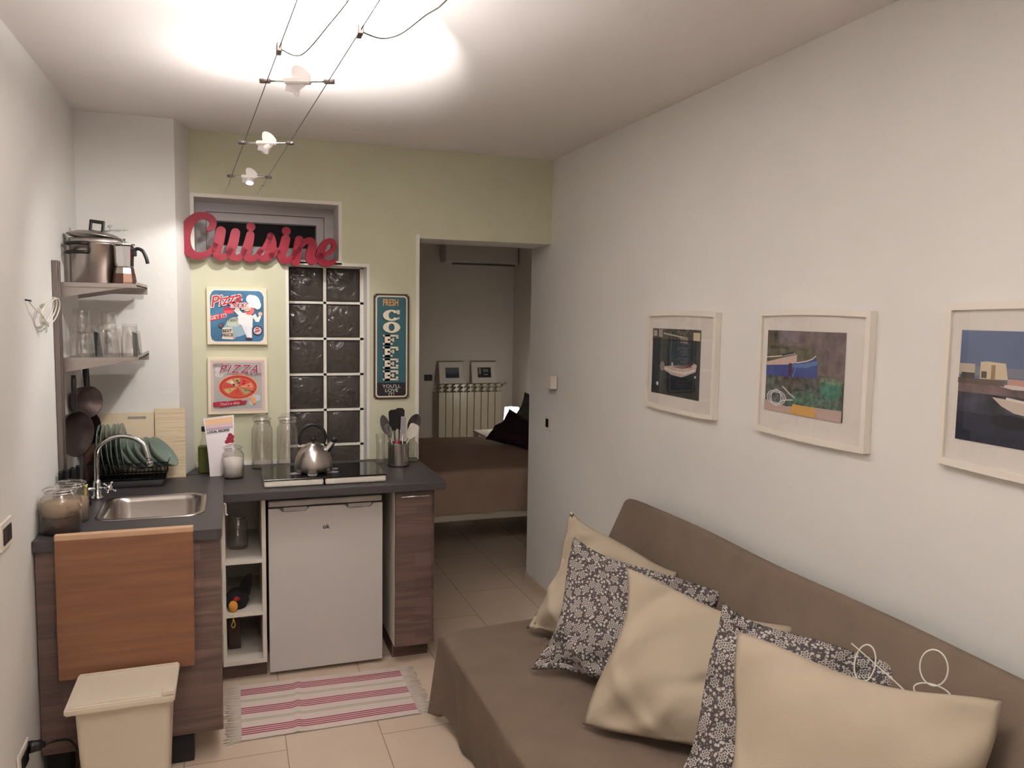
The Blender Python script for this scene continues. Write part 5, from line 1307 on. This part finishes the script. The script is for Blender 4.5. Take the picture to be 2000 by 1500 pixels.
# bedside table and lamp
t = thing('bedside_table', 'small white bedside table between bed and radiator', 'table', (2.62, 7.55, 0))
part('tabletop', MB().rbox(2.33, 2.92, 7.30, 7.75, .535, .555, .004), m_melw, t)
for (x, y) in ((2.36, 7.33), (2.89, 7.33), (2.36, 7.72), (2.89, 7.72)): part('leg', MB().box(x-.018, x+.018, y-.018, y+.018, 0, .535), m_melw, t)
t = thing('bedside_lamp', 'small lit bedside lamp glowing white behind the pillows', 'lamp', (2.70, 7.60, .555))
part('base', MB().lathe([(0, 0), (.05, 0), (.05, .01), (.012, .02), (.012, .10), (0, .10)], (2.70, 7.60, .5555), 20), m_melw, t)
part('lamp_shade', MB().lathe([(.085, .09), (.075, .24), (.073, .24), (.083, .09)], (2.70, 7.60, .5555), 28), mat('lit_shade', (255, 250, 240), .8, emit=(255, 250, 240), es=3.0), t)
# radiator
t = thing('radiator', 'cream cast radiator of nine sections on the bedroom wall', 'radiator', (2.56, 8.62, .15))
ry = 8.60; n_s = 9; rx_ = 2.18; pitch = .0835
for k in range(n_s):
    x = rx_+pitch*k
    b = MB(); b.rbox(x+.003, x+pitch-.003, ry, ry+.012, .18, .86, .004); b.rbox(x+pitch*.4, x+pitch*.6, ry+.012, ry+.085, .16, .93, .004)
    b.quadbox([(x+.004, ry+.005, .875), (x+pitch*.60, ry+.005, .875), (x+pitch-.006, ry+.005, .905), (x+pitch*.35, ry+.005, .905)], (0, .07, .008)); b.quadbox([(x+.004, ry+.01, .925), (x+pitch*.60, ry+.01, .925), (x+pitch-.006, ry+.01, .948), (x+pitch*.35, ry+.01, .948)], (0, .075, .008))
    part('section', b, m_rad, t)
part('valve', MB().tube([(rx_+n_s*pitch, ry+.03, .93), (rx_+n_s*pitch+.04, ry+.03, .93), (rx_+n_s*pitch+.055, ry+.02, .955)], .012, 10), m_chrome, t)
part('feed_pipe', MB().tube([(rx_+.02, ry+.04, .2), (rx_+n_s*pitch, ry+.04, .2), (rx_+n_s*pitch+.02, ry+.04, .05), (rx_+n_s*pitch+.02, ry+.04, .0)], .010, 8), m_rad, t)
def small_frame(x0, x1, label, shapes):
    t = thing('picture_frame', label, 'picture', ((x0+x1)/2, 8.62, .958), 'small frames on the radiator')
    tilt = Vector((0, .055, .24)).normalized(); o = Vector((x0, 8.615, .958)); h_ = .245; w_ = x1-x0
    pl = Plane3(o, (1, 0, 0), tilt, w_, h_)
    b = MB(); b.quadbox([pl.p(0, 0), pl.p(1, 0), pl.p(1, 1), pl.p(0, 1)], -pl.n*.014); part('mount', b, m_mat_board, t)
    b = MB()
    for (a, c, d, e) in ((0, 0, 1, .06), (0, .94, 1, 1), (0, .06, .045, .94), (.955, .06, 1, .94)): b.quadbox([pl.p(a, c), pl.p(d, c), pl.p(d, e), pl.p(a, e)], pl.n*.007)
    part('frame', b, m_white_frame, t)
    pl2 = Plane3(pl.p(.24, .26, .0008), (1, 0, 0), tilt, w_*.52, h_*.48); art('photograph', pl2, shapes, t)
small_frame(2.195, 2.50, 'small white frame with a grey sea photo, left on the radiator', [((70, 74, 84), rect(0, 0, 1, 1)), ((104, 106, 122), rect(0, .55, 1, 1)), ((96, 98, 92), disc(.5, .5, .35, .10)), ((56, 62, 70), rect(0, 0, 1, .3))])
small_frame(2.575, 2.88, 'small white frame with a dark street photo, right on the radiator', [((50, 50, 54), rect(0, 0, 1, 1)), ((150, 146, 144), rect(.08, .35, .25, .95)), ((120, 118, 120), rect(.4, .55, .8, .85)), ((24, 24, 28), rect(.3, .1, .95, .45)), ((130, 130, 132), disc(.6, .3, .2, .08))])
t = thing('air_conditioner', 'white air conditioner mounted high on the bedroom wall', 'air conditioner', (2.65, 8.6, 2.30))
part('housing', MB().rbox(2.22, 3.07, 8.50, 8.699, 2.30, 2.58, .02, 3), mat('aircon_white', (214, 206, 200), .5), t)
part('vent_flap', MB().rbox(2.30, 3.03, 8.497, 8.52, 2.285, 2.298, .003), m_dsteel, t)
bt = thing('light_switch', 'dark switch on the bedroom wall left of radiator', 'switch', (2.08, 8.7, 1.0))
part('cover_plate', MB().rbox(2.04, 2.13, 8.690, 8.6995, .985, 1.055, .003), m_black, bt)
part('rocker', MB().rbox(2.06, 2.09, 8.687, 8.691, .998, 1.042, .001), mat('dark_rocker', (40, 38, 40), .4), bt)
